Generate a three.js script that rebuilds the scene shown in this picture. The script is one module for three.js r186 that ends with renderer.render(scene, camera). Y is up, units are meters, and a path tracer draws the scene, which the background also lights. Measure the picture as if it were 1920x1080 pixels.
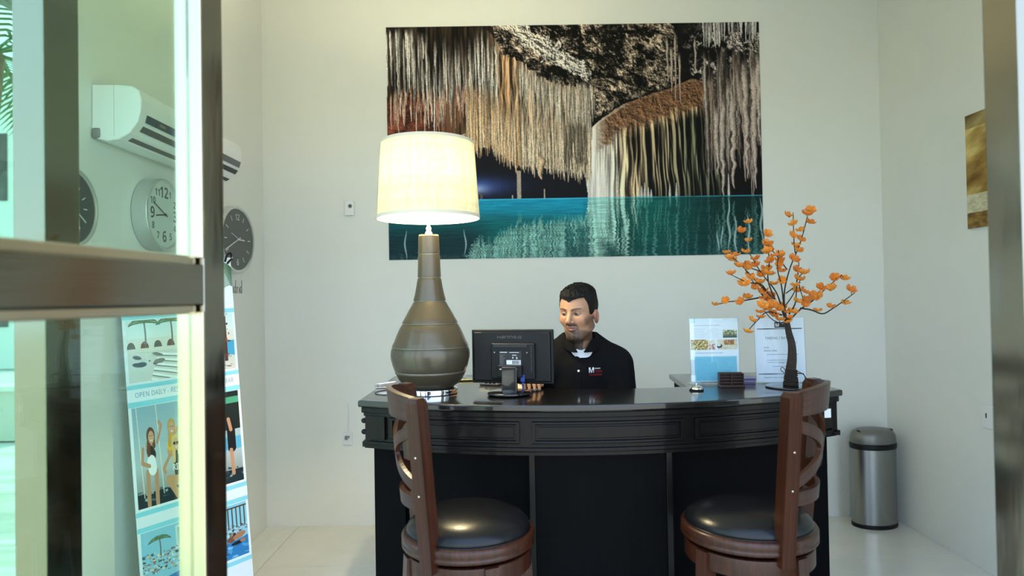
import * as THREE from 'three';
import { RoundedBoxGeometry } from 'three/addons/geometries/RoundedBoxGeometry.js';
import { mergeGeometries } from 'three/addons/utils/BufferGeometryUtils.js';

// ---------------------------------------------------------------- camera, sky, sun, exposure
const scene = new THREE.Scene();
const camera = new THREE.PerspectiveCamera(2 * Math.atan(540 / 1260) * 180 / Math.PI, 16 / 9, 0.05, 200);
camera.position.set(0, 1.5, 0);
camera.rotation.set(0.014048, -0.003942, -0.016658, 'YXZ');
camera.focus = 3.0;
camera.userData.fStop = 2.0;
scene.add(camera);
const renderer = new THREE.WebGLRenderer({ antialias: true });
renderer.toneMapping = THREE.LinearToneMapping;
renderer.toneMappingExposure = 1.38;
renderer.shadowMap.enabled = true;
{ // bright hazy sky, the same all the way round
  const W = 64, H = 32, d = new Float32Array(W * H * 4);
  for (let j = 0; j < H; j++) {
    const up = Math.max(0, Math.sin(((j + .5) / H - .5) * Math.PI)), k = Math.pow(up, .6);
    for (let i = 0; i < W; i++) d.set([1.3 - .6 * k, 1.57 - .5 * k, 1.88 - .18 * k, 1], (j * W + i) * 4);
  }
  const t = new THREE.DataTexture(d, W, H, THREE.RGBAFormat, THREE.FloatType);
  t.mapping = THREE.EquirectangularReflectionMapping; t.magFilter = THREE.LinearFilter; t.needsUpdate = true;
  scene.background = t; scene.backgroundIntensity = 1.7;
}
const sun = new THREE.DirectionalLight(0xffecca, 3.6);
sun.name = 'sun'; sun.position.set(6, 20, -10); sun.target.position.set(0, 0, 0); sun.castShadow = true;
Object.assign(sun.shadow.camera, { left: -25, right: 25, top: 25, bottom: -25, near: 1, far: 80 });
scene.add(sun); scene.add(sun.target);

// ---------------------------------------------------------------- helpers
function rng(s) { return () => { s = (s + 0x6d2b79f5) | 0; let t = Math.imul(s ^ (s >>> 15), 1 | s); t = (t + Math.imul(t ^ (t >>> 7), 61 | t)) ^ t; return ((t ^ (t >>> 14)) >>> 0) / 4294967296; }; }
const V = (x, y, z) => new THREE.Vector3(x, y, z), { lerp, clamp, smoothstep: sstep } = THREE.MathUtils, PI = Math.PI, R = (d) => d * PI / 180;
const used = {};
function numbered(n) { used[n] = (used[n] ?? -1) + 1; return used[n] ? n + '_' + String(used[n]).padStart(3, '0') : n; }
function tag(o, label, category, group, kind) {
  if (label) o.userData.label = label; if (category) o.userData.category = category; if (group) o.userData.group = group; if (kind) o.userData.kind = kind; return o;
}
function thing(name, label, category, pos = [0, 0, 0], turn = 0, group) {
  const g = new THREE.Group(); g.name = numbered(name); g.position.set(...pos); g.rotation.y = turn; scene.add(g); return tag(g, label, category, group);
}
function part(name, geo, mat, parent, label) {
  if (Array.isArray(geo)) geo = merge(geo);
  const m = new THREE.Mesh(geo, mat); m.name = parent ? name : numbered(name); m.castShadow = m.receiveShadow = true; (parent ?? scene).add(m); if (label) m.userData.label = label; return m;
}
function single(name, geo, mat, label, category, group) { return tag(part(name, geo, mat), label, category, group); }
function struct(name, geo, mat) { return tag(part(name, geo, mat), null, null, null, 'structure'); }
function merge(list) { return mergeGeometries(list.map((g) => { g = g.index ? g.toNonIndexed() : g; for (const k of Object.keys(g.attributes)) if (!['position', 'normal', 'uv'].includes(k)) g.deleteAttribute(k); return g; })); }
const box = (w, h, d, x = 0, y = 0, z = 0) => new THREE.BoxGeometry(w, h, d).translate(x, y, z);
const rbox = (w, h, d, r, x = 0, y = 0, z = 0, s = 2) => new RoundedBoxGeometry(w, h, d, s, r).translate(x, y, z);
const span = (x0, x1, y0, y1, z0, z1) => box(x1 - x0, y1 - y0, z1 - z0, (x0 + x1) / 2, (y0 + y1) / 2, (z0 + z1) / 2);
const rspan = (x0, x1, y0, y1, z0, z1, r) => rbox(x1 - x0, y1 - y0, z1 - z0, r, (x0 + x1) / 2, (y0 + y1) / 2, (z0 + z1) / 2);
const lathe = (pts, n = 64) => new THREE.LatheGeometry(pts.map(([r, y]) => new THREE.Vector2(r, y)), n);
const cyl = (r0, r1, h, n = 32) => new THREE.CylinderGeometry(r0, r1, h, n);
const tube = (pts, r, n = 24, m = 6) => new THREE.TubeGeometry(new THREE.CatmullRomCurve3(pts.map((p) => V(...p))), n, r, m);
function taper(pts, r0, r1, n = 16, m = 6) { // tube whose radius runs from r0 to r1
  const c = new THREE.CatmullRomCurve3(pts.map((p) => V(...p))), g = new THREE.TubeGeometry(c, n, 1, m), P = g.attributes.position, q = V(), a = V();
  for (let i = 0; i <= n; i++) { c.getPointAt(i / n, q); const r = lerp(r0, r1, i / n); for (let j = 0; j <= m; j++) { const k = i * (m + 1) + j; a.fromBufferAttribute(P, k).sub(q).multiplyScalar(r).add(q); P.setXYZ(k, a.x, a.y, a.z); } }
  return g;
}
// a band swept along rows of four corner points
function loft(rows) {
  const n = rows[0].length, pos = [], uv = [], idx = [];
  let L = 0;
  rows.forEach((r, i) => { if (i) L += r[0].distanceTo(rows[i - 1][0]); for (let j = 0; j < n; j++) { const a = r[j], b = r[(j + 1) % n]; pos.push(a.x, a.y, a.z, b.x, b.y, b.z); uv.push(j * .13, L, j * .13 + a.distanceTo(b), L); } });
  for (let i = 0; i + 1 < rows.length; i++) for (let j = 0; j < n; j++) { const a = (i * n + j) * 2, b = a + 1, c = a + 2 * n, d = c + 1; idx.push(a, b, d, a, d, c); }
  for (const [row, flip] of [[rows[0], 0], [rows.at(-1), 1]]) { const s = pos.length / 3; row.forEach((p, j) => { pos.push(p.x, p.y, p.z); uv.push(j % 2 * .05, j > 1 ? .05 : 0); }); for (let j = 1; j + 1 < n; j++) flip ? idx.push(s, s + j, s + j + 1) : idx.push(s, s + j + 1, s + j); }
  const g = new THREE.BufferGeometry();
  g.setAttribute('position', new THREE.Float32BufferAttribute(pos, 3)); g.setAttribute('uv', new THREE.Float32BufferAttribute(uv, 2)); g.setIndex(idx);
  const h = g.toNonIndexed(); h.computeVertexNormals(); return h;
}
function prism(pts, depth, bevel = 0, seg = 2) { const s = new THREE.Shape(pts.map(([x, y]) => new THREE.Vector2(x, y))); return new THREE.ExtrudeGeometry(s, { depth: depth - 2 * bevel, bevelEnabled: bevel > 0, bevelSize: bevel, bevelThickness: bevel, bevelOffset: -bevel, bevelSegments: seg, curveSegments: 24 }).translate(0, 0, bevel); }
// a plan outline given as (x, distance from camera) raised from y0 to y1
const slab = (pts, y0, y1, bevel = 0) => prism(pts, y1 - y0, bevel).rotateX(-PI / 2).translate(0, y0, 0);

// value noise
const hash = (x, y) => { let h = (Math.imul(x, 374761393) + Math.imul(y, 668265263)) | 0; h = Math.imul(h ^ (h >>> 13), 1274126177); return ((h ^ (h >>> 16)) >>> 0) / 4294967296; };
function noise(x, y) { const i = Math.floor(x), j = Math.floor(y), a = x - i, b = y - j, s = a * a * (3 - 2 * a), t = b * b * (3 - 2 * b); return lerp(lerp(hash(i, j), hash(i + 1, j), s), lerp(hash(i, j + 1), hash(i + 1, j + 1), s), t); }
function fbm(x, y, o = 4) { let v = 0, a = .5, n = 0; for (let k = 0; k < o; k++) { v += a * noise(x, y); n += a; a *= .5; x = x * 2.03 + 17.1; y = y * 2.03 + 9.7; } return v / n; }
function canvas(w, h, draw) { const c = document.createElement('canvas'); c.width = w; c.height = h; const g = c.getContext('2d'); draw(g, w, h); const t = new THREE.CanvasTexture(c); t.colorSpace = THREE.SRGBColorSpace; t.anisotropy = 8; return t; }
function pixels(w, h, f, srgb = true, ru = 1, rv = 1) {
  const d = new Uint8Array(w * h * 4);
  for (let y = 0; y < h; y++) for (let x = 0; x < w; x++) { const c = f(x / w, y / h, x, y); d.set([clamp(c[0], 0, 255), clamp(c[1], 0, 255), clamp(c[2], 0, 255), 255], (y * w + x) * 4); }
  const t = new THREE.DataTexture(d, w, h); t.magFilter = THREE.LinearFilter; t.wrapS = t.wrapT = THREE.RepeatWrapping; t.repeat.set(ru, rv); if (srgb) t.colorSpace = THREE.SRGBColorSpace; t.needsUpdate = true; return t;
}
const lin = (r, g, b) => new THREE.Color().setRGB(r, g, b);
const std = (o) => new THREE.MeshStandardMaterial(o), phys = (o) => new THREE.MeshPhysicalMaterial(o);
const woodTex = (a, b, seed, ru = 1, rv = 1) => pixels(256, 256, (u, v) => { const n = fbm(u * 38 + seed, v * 3 + seed, 4), s = fbm(u * 120, v * 6 + seed, 2), k = clamp(n * 1.3 - .25 + (s - .5) * .5, 0, 1); return [0, 1, 2].map((c) => lerp(a[c], b[c], k)); }, true, ru, rv);

// ---------------------------------------------------------------- materials
const plasterBump = pixels(512, 512, (u, v) => { const n = fbm(u * 60, v * 60, 4) * 140 + fbm(u * 8, v * 8, 3) * 110; return [n, n, n]; }, false);
const plasterTone = pixels(256, 256, (u, v) => { const n = fbm(u * 5 + 3, v * 5, 4) * 8 - 4; return [228 + n, 230 + n, 224 + n]; });
const M = {};
M.wall = std({ map: plasterTone, bumpMap: plasterBump, bumpScale: .0008, roughness: .75 });
M.ceiling = std({ color: 0xe6e6e0, roughness: .9 });
M.tile = [0, 1, 2].map((k) => phys({ map: pixels(128, 128, (u, v) => { const n = fbm(u * 9 + k * 40, v * 9, 4) * 10 - 5; return [214 + n + k, 214 + n, 206 + n - k]; }), roughness: .16, clearcoat: .35, clearcoatRoughness: .08 }));
M.grout = std({ color: 0x8d8b80, roughness: .9 });
M.espresso = phys({ map: woodTex([9, 7, 6], [18, 13, 11], 4, 2, 1), roughness: .42, specularIntensity: .25, clearcoat: .13, clearcoatRoughness: .12 });
M.espressoTop = phys({ map: woodTex([10, 8, 7], [18, 14, 12], 9, 3, 2), roughness: .3, specularIntensity: .6, clearcoat: .8, clearcoatRoughness: .08 });
M.panelBlack = phys({ map: woodTex([6, 6, 7], [9, 9, 10], 12, 2, 1), roughness: .55, specularIntensity: .1 });
M.stoolWood = phys({ map: woodTex([42, 18, 8], [76, 35, 15], 2, 6, 2), roughness: .38, specularIntensity: .6, clearcoat: .25, clearcoatRoughness: .2 });
M.leather = phys({ color: lin(.007, .007, .008), roughness: .27, specularIntensity: .6, bumpMap: pixels(128, 128, (u, v) => { const n = fbm(u * 40, v * 40, 3) * 255; return [n, n, n]; }, false, 4, 4), bumpScale: .00015, });
M.chrome = std({ color: lin(.82, .83, .85), metalness: 1, roughness: .05 });
M.steel = phys({ color: lin(.32, .32, .31), metalness: 1, roughness: .27, anisotropy: .6 });
M.bronze = std({ color: lin(.27, .25, .20), metalness: 1, roughness: .13, bumpMap: pixels(256, 64, (u, v) => { const n = fbm(u * 3, v * 40, 3) * 255; return [n, n, n]; }, false), bumpScale: .0003 });
M.bronzeLight = std({ color: lin(.62, .55, .40), metalness: 1, roughness: .2 });
M.glass = phys({ color: lin(.76, .89, .81), transmission: 1, thickness: 0, roughness: 0, ior: 1.5 });
M.clear = phys({ color: lin(.95, .97, .97), transmission: 1, thickness: 0, roughness: .02, ior: 1.45 });
M.black = phys({ color: lin(.006, .006, .0065), roughness: .42, specularIntensity: .45 });
M.blackGloss = phys({ color: lin(.008, .008, .009), roughness: .15, clearcoat: .6 });
M.white = std({ color: lin(.78, .79, .78), roughness: .4 });
M.whiteMatte = std({ color: lin(.82, .82, .80), roughness: .8 });
M.grey = std({ color: lin(.2, .2, .2), roughness: .5 });
const print = (t, rough = .55) => std({ map: t, roughness: rough });

// ---------------------------------------------------------------- room
const XL = -1.64, XR = 2.517, ZB = -4.506, ZF = -1.62, CY = 3.62;
struct('wall_back', span(XL - .15, XR + .15, -.05, CY, ZB - .15, ZB), M.wall);
struct('wall_left', span(XL - .15, XL, -.05, CY, ZB, -2.5), M.wall);
struct('wall_right', span(XR, XR + .15, -.05, CY, ZB, ZF), M.wall);
struct('ceiling', span(XL - .15, XR + .15, CY, CY + .15, ZB - .15, ZF + .1), M.ceiling);
struct('wall_front', span(XL - .15, XR + .15, 2.6, CY, ZF - .06, ZF + .1), M.wall);
struct('wall_front_right', span(1.275, 1.95, -.05, 2.6, ZF - .06, ZF + .1), M.wall);
const floor = struct('floor', span(XL - .15, XR + .15, -.1, -.004, ZB - .15, ZF + .1), M.grout);
{
  const xs = [XL, -1.428, -.428, .572, 1.572, XR], zs = [ZB, -3.816, -2.816, ZF];
  for (let i = 0; i < 5; i++) for (let j = 0; j < 3; j++) {
    const g = .0014; part('tile', rspan(xs[i] + g, xs[i + 1] - g, -.014, 0, zs[j] + g, zs[j + 1] - g, .0012), M.tile[(i * 2 + j * 5) % 3], floor);
  }
}
{ // glazed corner beside the door
  const w1 = new THREE.Group(); w1.name = 'window_1'; tag(w1, null, null, null, 'structure'); scene.add(w1);
  part('frame', [span(XL - .1, XL - .02, 0, .06, -2.5, ZF), span(XL - .1, XL - .02, 2.54, 2.6, -2.5, ZF), span(XL - .1, XL - .02, 0, 2.6, -2.5, -2.44)], M.bronze, w1);
  part('pane', span(XL - .063, XL - .057, .06, 2.54, -2.44, ZF), M.glass, w1);
  struct('trim_1', span(XL - .15, XL, 2.6, CY, -2.5, ZF), M.wall);
}
{ // square polished posts on both sides of the doorway
  const a = tag(part('door_post', rbox(.1, 2.6, .1, .004, 0, 1.3, 0), M.bronze), 'square polished bronze post seen through the glass door, mirroring the orange tree', 'post');
  a.position.set(-1.165, 0, -1.70); a.rotation.y = R(-15.6);
  const b = tag(part('door_post', rbox(.1, 2.6, .1, .004, 0, 1.3, 0), M.bronze), 'polished bronze post standing in front of the small cloud print', 'post');
  b.position.set(1.204, 0, -1.572); b.scale.z = .85; b.rotation.y = R(15.6);
}
{ // the open glass leaf on the left
  const g = thing('glass_door', 'open glass door with polished bronze frame and wide middle rail', 'door', [-.706, 0, -1.605], 0);
  g.rotation.y = R(-97.8); // local +x runs along the leaf, out of the room
  const W = .98, T = .06, Hh = 2.52;
  part('stile', [rspan(0, .085, .012, Hh, -T / 2, T / 2, .004)], M.bronze, g);
  part('stile', [rspan(W - .085, W, .012, Hh, -T / 2, T / 2, .004)], M.bronze, g);
  part('bead', [rspan(.085, .093, 1.6, Hh - .1, -T / 2 - .002, T / 2 + .002, .002), rspan(.085, .093, .13, 1.48, -T / 2 - .002, T / 2 + .002, .002)], M.bronzeLight, g);
  part('rail', rspan(.085, W - .085, 1.495, 1.585, -T / 2, T / 2, .003), M.bronze, g);
  part('rail', rspan(.085, W - .085, .012, .12, -T / 2, T / 2, .003), M.bronze, g);
  part('rail', rspan(.085, W - .085, Hh - .1, Hh, -T / 2, T / 2, .003), M.bronze, g);
  part('rail_moulding', [rspan(.093, W - .093, 1.585, 1.605, -.016, .016, .003), rspan(.093, W - .093, 1.475, 1.495, -.016, .016, .003)], M.bronzeLight, g);
  part('pane', span(.093, W - .093, 1.605, Hh - .1, -.004, .004), M.glass, g);
  part('pane', span(.093, W - .093, .12, 1.475, -.004, .004), M.glass, g);
  part('floor_pivot', cyl(.012, .014, .012, 16).translate(.04, .006, 0), M.chrome, g);
}

// ---------------------------------------------------------------- outdoors
struct('pavement', span(-40, 40, -.12, -.02, ZF + .1, 40), std({ map: pixels(128, 128, (u, v) => { const n = fbm(u * 20, v * 20, 4) * 40; return [206 + n, 196 + n, 166 + n]; }, true, 30, 20), roughness: .85 }));
struct('ground', span(-40, XL - .15, -.12, -.02, -40, ZF + .1), std({ map: pixels(128, 128, (u, v) => { const n = fbm(u * 6, v * 30, 4) * 70; return [170 + n, 170 + n, 160 + n]; }, true, 10, 14), roughness: .85 }));
{
  const b = thing('building', 'pale building seen through the glass at the left edge', 'building', [-14.2, 0, -16]);
  part('wall', span(-7, 3, 0, 7, -4, 0), std({ color: 0xd9dcd4, roughness: .8 }), b);
  for (let i = 0; i < 4; i++) for (let j = 0; j < 2; j++) part('window', span(-6.3 + i * 2.4, -4.9 + i * 2.4, 1 + j * 3, 2.6 + j * 3, -.05, .03), M.blackGloss, b);
  const w = thing('garden_wall', 'low pale wall beyond the glass at the left edge', 'wall', [-5.9, 0, -7.6]);
  part('wall', span(-3, .6, 0, .55, -.1, .1), std({ color: 0xcfc9b8, roughness: .9 }), w);
  part('cap', rspan(-3.03, .63, .55, .61, -.14, .14, .01), std({ color: 0xe3dfd2, roughness: .8 }), w);
  const p = thing('palm_tree', 'green palm tree seen through the glass door, top left', 'tree', [-3.75, 0, -5.3]);
  part('trunk', taper([[-.5, -.02, 0], [-.45, 1.7, .05], [-.3, 3.5, 0]], .12, .08, 14, 10), std({ color: 0x6d5b45, roughness: .95 }), p);
  const fr = phys({ color: lin(.10, .22, .05), roughness: .6, transmission: .3, thickness: 0 }), rnd = rng(5);
  for (let i = 0; i < 16; i++) {
    const a = i * 2.4, el = .9 - (i / 16) * 1.3, L = 1.3 + rnd() * .3, gs = [];
    const C = new THREE.CatmullRomCurve3([0, .33, .66, 1].map((t) => V(-.3 + Math.cos(a) * L * t * Math.cos(el * (1 - t)), 3.5 + L * (Math.sin(el) * t - .55 * t * t), Math.sin(a) * L * t * Math.cos(el * (1 - t)))));
    gs.push(new THREE.TubeGeometry(C, 10, .012, 5));
    for (let k = 3; k < 26; k++) for (const s of [-1, 1]) {
      const q = C.getPointAt(k / 26), T = C.getTangentAt(k / 26), side = V().crossVectors(T, V(0, 1, 0)).normalize().multiplyScalar(s), l = .34 * Math.sin(PI * (k + 3) / 32);
      const e = q.clone().addScaledVector(side, l * .8).addScaledVector(T, l * .5).add(V(0, -l * .35, 0)), w = T.clone().multiplyScalar(.014);
      const up = V(0, .006, 0), m = q.clone().lerp(e, .5).add(V(0, .02, 0));
      gs.push(loft([[q.clone().sub(w), q.clone().add(w), q.clone().add(up)], [m.clone().sub(w), m.clone().add(w), m.clone().add(up)], [e, e.clone().addScaledVector(w, .1), e.clone().addScaledVector(up, .2)]]));
    }
    part('frond', gs, fr, p);
  }
}

// ---------------------------------------------------------------- the cave print on the back wall
const mural = canvas(1570, 975, (g, W, H) => {
  const rnd = rng(77), WL = 727, buf = new Float32Array(W * WL * 3);
  const poly = (pts) => (x) => { for (let i = 0; i + 1 < pts.length; i++) if (x <= pts[i + 1][0]) return lerp(pts[i][1], pts[i + 1][1], clamp((x - pts[i][0]) / (pts[i + 1][0] - pts[i][0]), 0, 1)); return pts.at(-1)[1]; };
  const curtainTop = poly([[0, -50], [430, 40], [470, 90], [560, 150], [660, 215], [800, 250], [870, 280], [950, 330]]);
  const curtainEnd = poly([[0, 480], [330, 480], [370, 525], [440, 535], [500, 580], [560, 612], [640, 618], [720, 632], [800, 648], [845, 650]]);
  const rockLow = poly([[440, 10], [480, 110], [560, 160], [700, 240], [800, 262], [850, 330], [875, 385], [930, 370], [1010, 320], [1130, 285], [1240, 235], [1300, 120], [1330, 0]]);
  const colTop = poly([[800, 560], [815, 500], [850, 440], [900, 395], [980, 345], [1080, 305], [1180, 275], [1280, 235], [1360, 250], [1420, 420], [1440, 735]]);
  const colLeft = poly([[380, 860], [440, 845], [520, 818], [560, 808], [620, 825], [700, 834], [735, 840]]);
  const mix = (a, b, t) => { t = clamp(t, 0, 1); return [lerp(a[0], b[0], t), lerp(a[1], b[1], t), lerp(a[2], b[2], t)]; }, mul = (a, k) => [a[0] * k, a[1] * k, a[2] * k];
  const rockH = (x, y) => { const wx = x + 16 * noise(x / 24, y / 24), wy = y + 16 * noise(x / 24 + 9, y / 24); return .8 * fbm(wx / 40, wy / 34, 4) + .38 * fbm(wx / 11 + 5, wy / 10, 3) + .16 * noise(x / 4.1, y / 4.1); };
  const fluteH = (x, y) => fbm((x + 14 * noise(x / 80, y / 70)) / 15, y / 260, 3) + .22 * fbm(x / 5, y / 60, 2);
  for (let y = 0; y < WL; y++) for (let x = 0; x < W; x++) {
    let c = [11, 9, 10];
    const f = fbm(x / 26, y / 26, 4), fine = fbm(x / 5, y / 6, 3), streak = fbm(x / 9, y / 120, 4), thin = fbm(x / 3.4, y / 70, 3);
    if (y > 480 && x < 860) { const r = Math.hypot((x - 352) / 200, (y - 672) / 48), q = Math.hypot((x - 356) / 60, (y - 684) / 20), v = noise(x / 3, 3) * .2 + .9; c = mix(c, [16, 18, 34], .6); c = mix(c, [44, 74, 160], Math.exp(-r * r * 1.5) * v); c = mix(c, [190, 205, 245], Math.exp(-q * q) * .75); }
    if (x < 850 && y < curtainEnd(x) - 20 && y > curtainTop(x) - 20) { // folds of the hanging curtain
      const d = (fluteH(x + 3, y) - fluteH(x - 2, y)) * 5; let a = [196, 164, 134]; if (x > 410 && x < 570) a = mix(a, [206, 150, 98], (1 - Math.abs(x - 490) / 80) * .9); if (x > 690) a = mix(a, [150, 134, 114], sstep(x, 690, 800) * sstep(y, 300, 430));
      c = mul(a, clamp(.78 + d * .7 + (thin - .5) * .45 + (fine - .5) * .3, .2, 1.2)); c = mix(c, [40, 30, 24], (1 - sstep(streak, .30, .42)) * .35);
    }
    if (x < 480 && y < curtainEnd(x) - 20 - (x > 300 ? (x - 300) * .4 : 0)) { // darker left wing
      let d = mul([62, 45, 34], clamp(.05 + (streak - .34) * 2.4, .08, 1)); const red = (1 - sstep(x, 190, 330)) * sstep(y, 270, 340); d = mix(d, mul([158, 74, 50], .25 + fine * .8 + (f - .5)), red); if (x > 230 && x < 420) d = mix(d, [150, 104, 66], sstep(y, 60, 330) * .55 * streak * 1.6); c = mix(c, d, x < 400 ? 1 : 1 - sstep(x, 400, 480));
    }
    if (x > 440 && y < rockLow(x) + (f - .5) * 70) { // rough ceiling
      const h = rockH(x, y), s = (rockH(x + 3, y - 3) - h) * 6.5, k = clamp(.30 + s * .85 + (h - .68) * 2.9, 0, 1.2); let a = mix([214, 186, 164], [176, 150, 120], sstep(x + y, 800, 1150) * .5); c = mul(a, k * lerp(1, .8, sstep(f, .5, .62)) * (x > 1170 ? lerp(1, .55, sstep(x, 1170, 1300)) : 1) * (.75 + .5 * fine)); if (y > rockLow(x) - 60) c = mul(c, .9);
      const wl = (x - 520) * .62 + 4, wd = 52 - Math.abs(x - 650) * .16 + (f - .5) * 90; if (Math.abs(y - wl) < wd && x > 470 && x < 860) c = mix(c, mul([238, 228, 216], clamp(.62 + s * 1.6 + h * .35, .3, 1.05)), .88);
    }
    if (x > 1225 && (y < colTop(x) || x > 1360)) { // knobbly right side on black
      const h = rockH(x * 1.25 + 300, y), s = (rockH((x + 3) * 1.25 + 300, y - 3) - h) * 7, on = sstep(h, .60, .74) * (y < 360 ? 1 : 0) * sstep(x, 1225, 1300) * (y > 40 ? 1 : .4); c = mix([12, 10, 11], mul([206, 188, 176], clamp(.45 + s + (h - .6), .05, 1.1)), on);
    }
    if (x > 800 && x < 1440 && y > colTop(x) + (f - .5) * 16 && x > colLeft(y) + (fine - .5) * 10) { // great flowstone
      const depth = y - colTop(x), bend = (y - 480) * .03 * (x - 980) / 200, s = x - bend, d = (fluteH(s * .8 + 3, y * .6) - fluteH(s * .8 - 2, y * .6)) * 6, groove = sstep(fluteH(s * .8, y * .6), .44, .60);
      let a = mix([222, 204, 178], [212, 178, 132], sstep(x, 930, 1020)); a = mul(a, clamp(.74 + d * .9 + (fine - .5) * .3, .2, 1.2) * lerp(x < 1000 ? .8 : .5, 1.05, groove)); a = mix(a, [240, 234, 224], (1 - sstep(x, colLeft(y) + 50, colLeft(y) + 170)) * .8);
      const dark = mul(mix([128, 110, 82], [84, 84, 62], sstep(x, 1120, 1300)), clamp(.5 + d * 1.5, .05, 1.35) * lerp(.32, 1.2, groove)), face = sstep(x, 1005 + (y - 560) * .22, 1050 + (y - 560) * .22) * sstep(depth, 95 + 40 * f, 170); a = mix(a, dark, face);
      const hh = rockH(x, y), top = (1 - sstep(depth, 50 + 70 * f, 110 + 90 * f)) * sstep(x, 850, 935); a = mix(a, mul([160, 104, 66], clamp(.42 + (rockH(x + 3, y - 3) - hh) * 3 + fine * .55, .1, 1.2)), top * .92); if (depth < 12) a = mix(a, [228, 210, 186], .45 * (x < 1000 ? 1 : .2)); a = mix(a, [14, 12, 12], sstep(x, 1370, 1436) * .8); c = mul(a, lerp(1, .75, sstep(y, 640, 727) * face));
    }
    buf.set(c, (y * W + x) * 3);
  }
  // single stalactites: tapered, lit from the left, fading into the rock they hang from
  function spike(x, y0, y1, w, col, fade = .3) {
    const seed = rnd() * 500, lean = (rnd() - .5) * .03;
    for (let y = Math.max(0, y0 | 0); y < Math.min(WL, y1); y++) {
      const t = (y - y0) / (y1 - y0), hw = w * Math.pow(1 - t, .55) * (.8 + .5 * noise(y / 7, seed)) + .5, cx = x + lean * (y - y0) + (noise(y / 26, seed + 9) - .5) * w * .9, al = Math.min(1, t / fade);
      for (let q = Math.ceil(cx - hw); q <= cx + hw; q++) { if (q < 0 || q >= W) continue; const u = (q - cx) / hw, s = clamp(1.02 - .4 * u - .4 * u * u, .1, 1.2) * (.8 + .4 * noise(q / 2.1, y / 3.3)), k = (y * W + q) * 3; for (let m = 0; m < 3; m++) buf[k + m] = lerp(buf[k + m], col[m] * s, al); }
    }
  }
  const many = (n, f) => { for (let i = 0; i < n; i++) f(rnd(), i / n); };
  many(160, (u, t) => { const x = u * 470, k = .3 + .7 * t, y = (rnd() * .75 + .25 * noise(x / 40, 3)) * 230 * (x < 110 ? .25 : 1) - 10; spike(x, y, y + 110 + rnd() * 190, 2 + rnd() * 4.2, mul([232, 222, 212], k), x < 110 ? .2 : .6); });
  many(60, (u) => { const x = u * 420, y = 230 + rnd() * 80; spike(x, y, y + 70 + rnd() * 110, 2 + rnd() * 4.5, mix([206, 176, 156], [160, 92, 66], rnd() * .8), .4); });
  many(330, (u, t) => { const x = 335 + u * 515, e = curtainEnd(x), k = lerp(.68, 1.08, t); spike(x, e - 120 - rnd() * 190, e - 34 * (1 - t) + (rnd() - .45) * 60, 2 + rnd() * 5, mul(mix([216, 188, 156], x < 560 ? [214, 162, 112] : [200, 176, 146], rnd()), k), .5); });
  many(120, (u) => { const x = 560 + u * 310, y = curtainTop(x) - 10 + rnd() * 40; spike(x, y, y + 60 + rnd() * 150, 2 + rnd() * 3.2, mul([218, 200, 180], .6 + rnd() * .4), .3); });
  for (let x = 800; x < 868; x += 7) spike(x, 240, 300 + rnd() * 120, 4, mul([206, 186, 166], .7 + rnd() * .3));
  many(50, (u) => { const x = 745 + u * 90, y = 400 + rnd() * 60; spike(x, y, y + 60 + rnd() * 140, 3 + rnd() * 4, mul([150, 134, 112], .5 + rnd() * .6), .4); }); spike(640, 540, 648, 17, [206, 170, 128]);
  many(40, (u) => { const x = 1330 + u * 240; spike(x, -30, 40 + rnd() * 70, 2.5 + rnd() * 4, mul([214, 204, 200], .5 + rnd() * .5)); });
  many(130, (u, t) => { const x = 1335 + u * 240, y = 90 + rnd() * 260, k = .3 + .6 * t; spike(x, y, y + 130 + rnd() * 300, 4 + rnd() * 7, mul(mix([198, 180, 170], [150, 120, 104], rnd()), k), .3); });
  for (const [x, y, e, w] of [[1300, 60, 210, 5], [1410, 330, 745, 13], [1455, 300, 700, 15], [1505, 160, 660, 15], [1545, 180, 700, 16], [1385, 350, 640, 12], [1567, 130, 520, 13], [1180, 50, 250, 5], [1198, 90, 290, 6], [1216, 30, 330, 5], [1232, 120, 340, 5]]) spike(x, y, e, w, x > 1370 ? [172, 152, 142] : [170, 150, 134], .15);
  many(26, (u) => { const x = 1045 + u * 75; spike(x, 726, 690 + rnd() * 20, 5, [1, 1, 1]); }); for (const [x, h] of [[1050, 30], [1062, 44], [1075, 58], [1090, 40], [1102, 30], [1180, 50], [1208, 56], [1428, 90]]) for (let y = WL - h; y < WL; y++) for (let q = -5; q <= 5; q++) { const hw = 1.5 + 3.5 * (y - WL + h) / h; if (Math.abs(q) < hw) buf.set(mul([214, 206, 196], .75 + .3 * noise(q, y / 3) - q * .03), (y * W + x + q) * 3); }
  for (const [x, w, y0] of [[390, 11, 700], [654, 5, 688], [520, 4, 712], [548, 17, 610]]) for (let y = y0; y < WL; y++) for (let q = -(w >> 1); q <= w >> 1; q++) buf.set(mul(x === 390 ? [104, 84, 74] : [186, 170, 150], .7 + .4 * noise(q * 2, y / 4)), (y * W + x + q) * 3);
  // water: the same cave mirrored in turquoise
  const im = g.createImageData(W, H), D = im.data;
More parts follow.
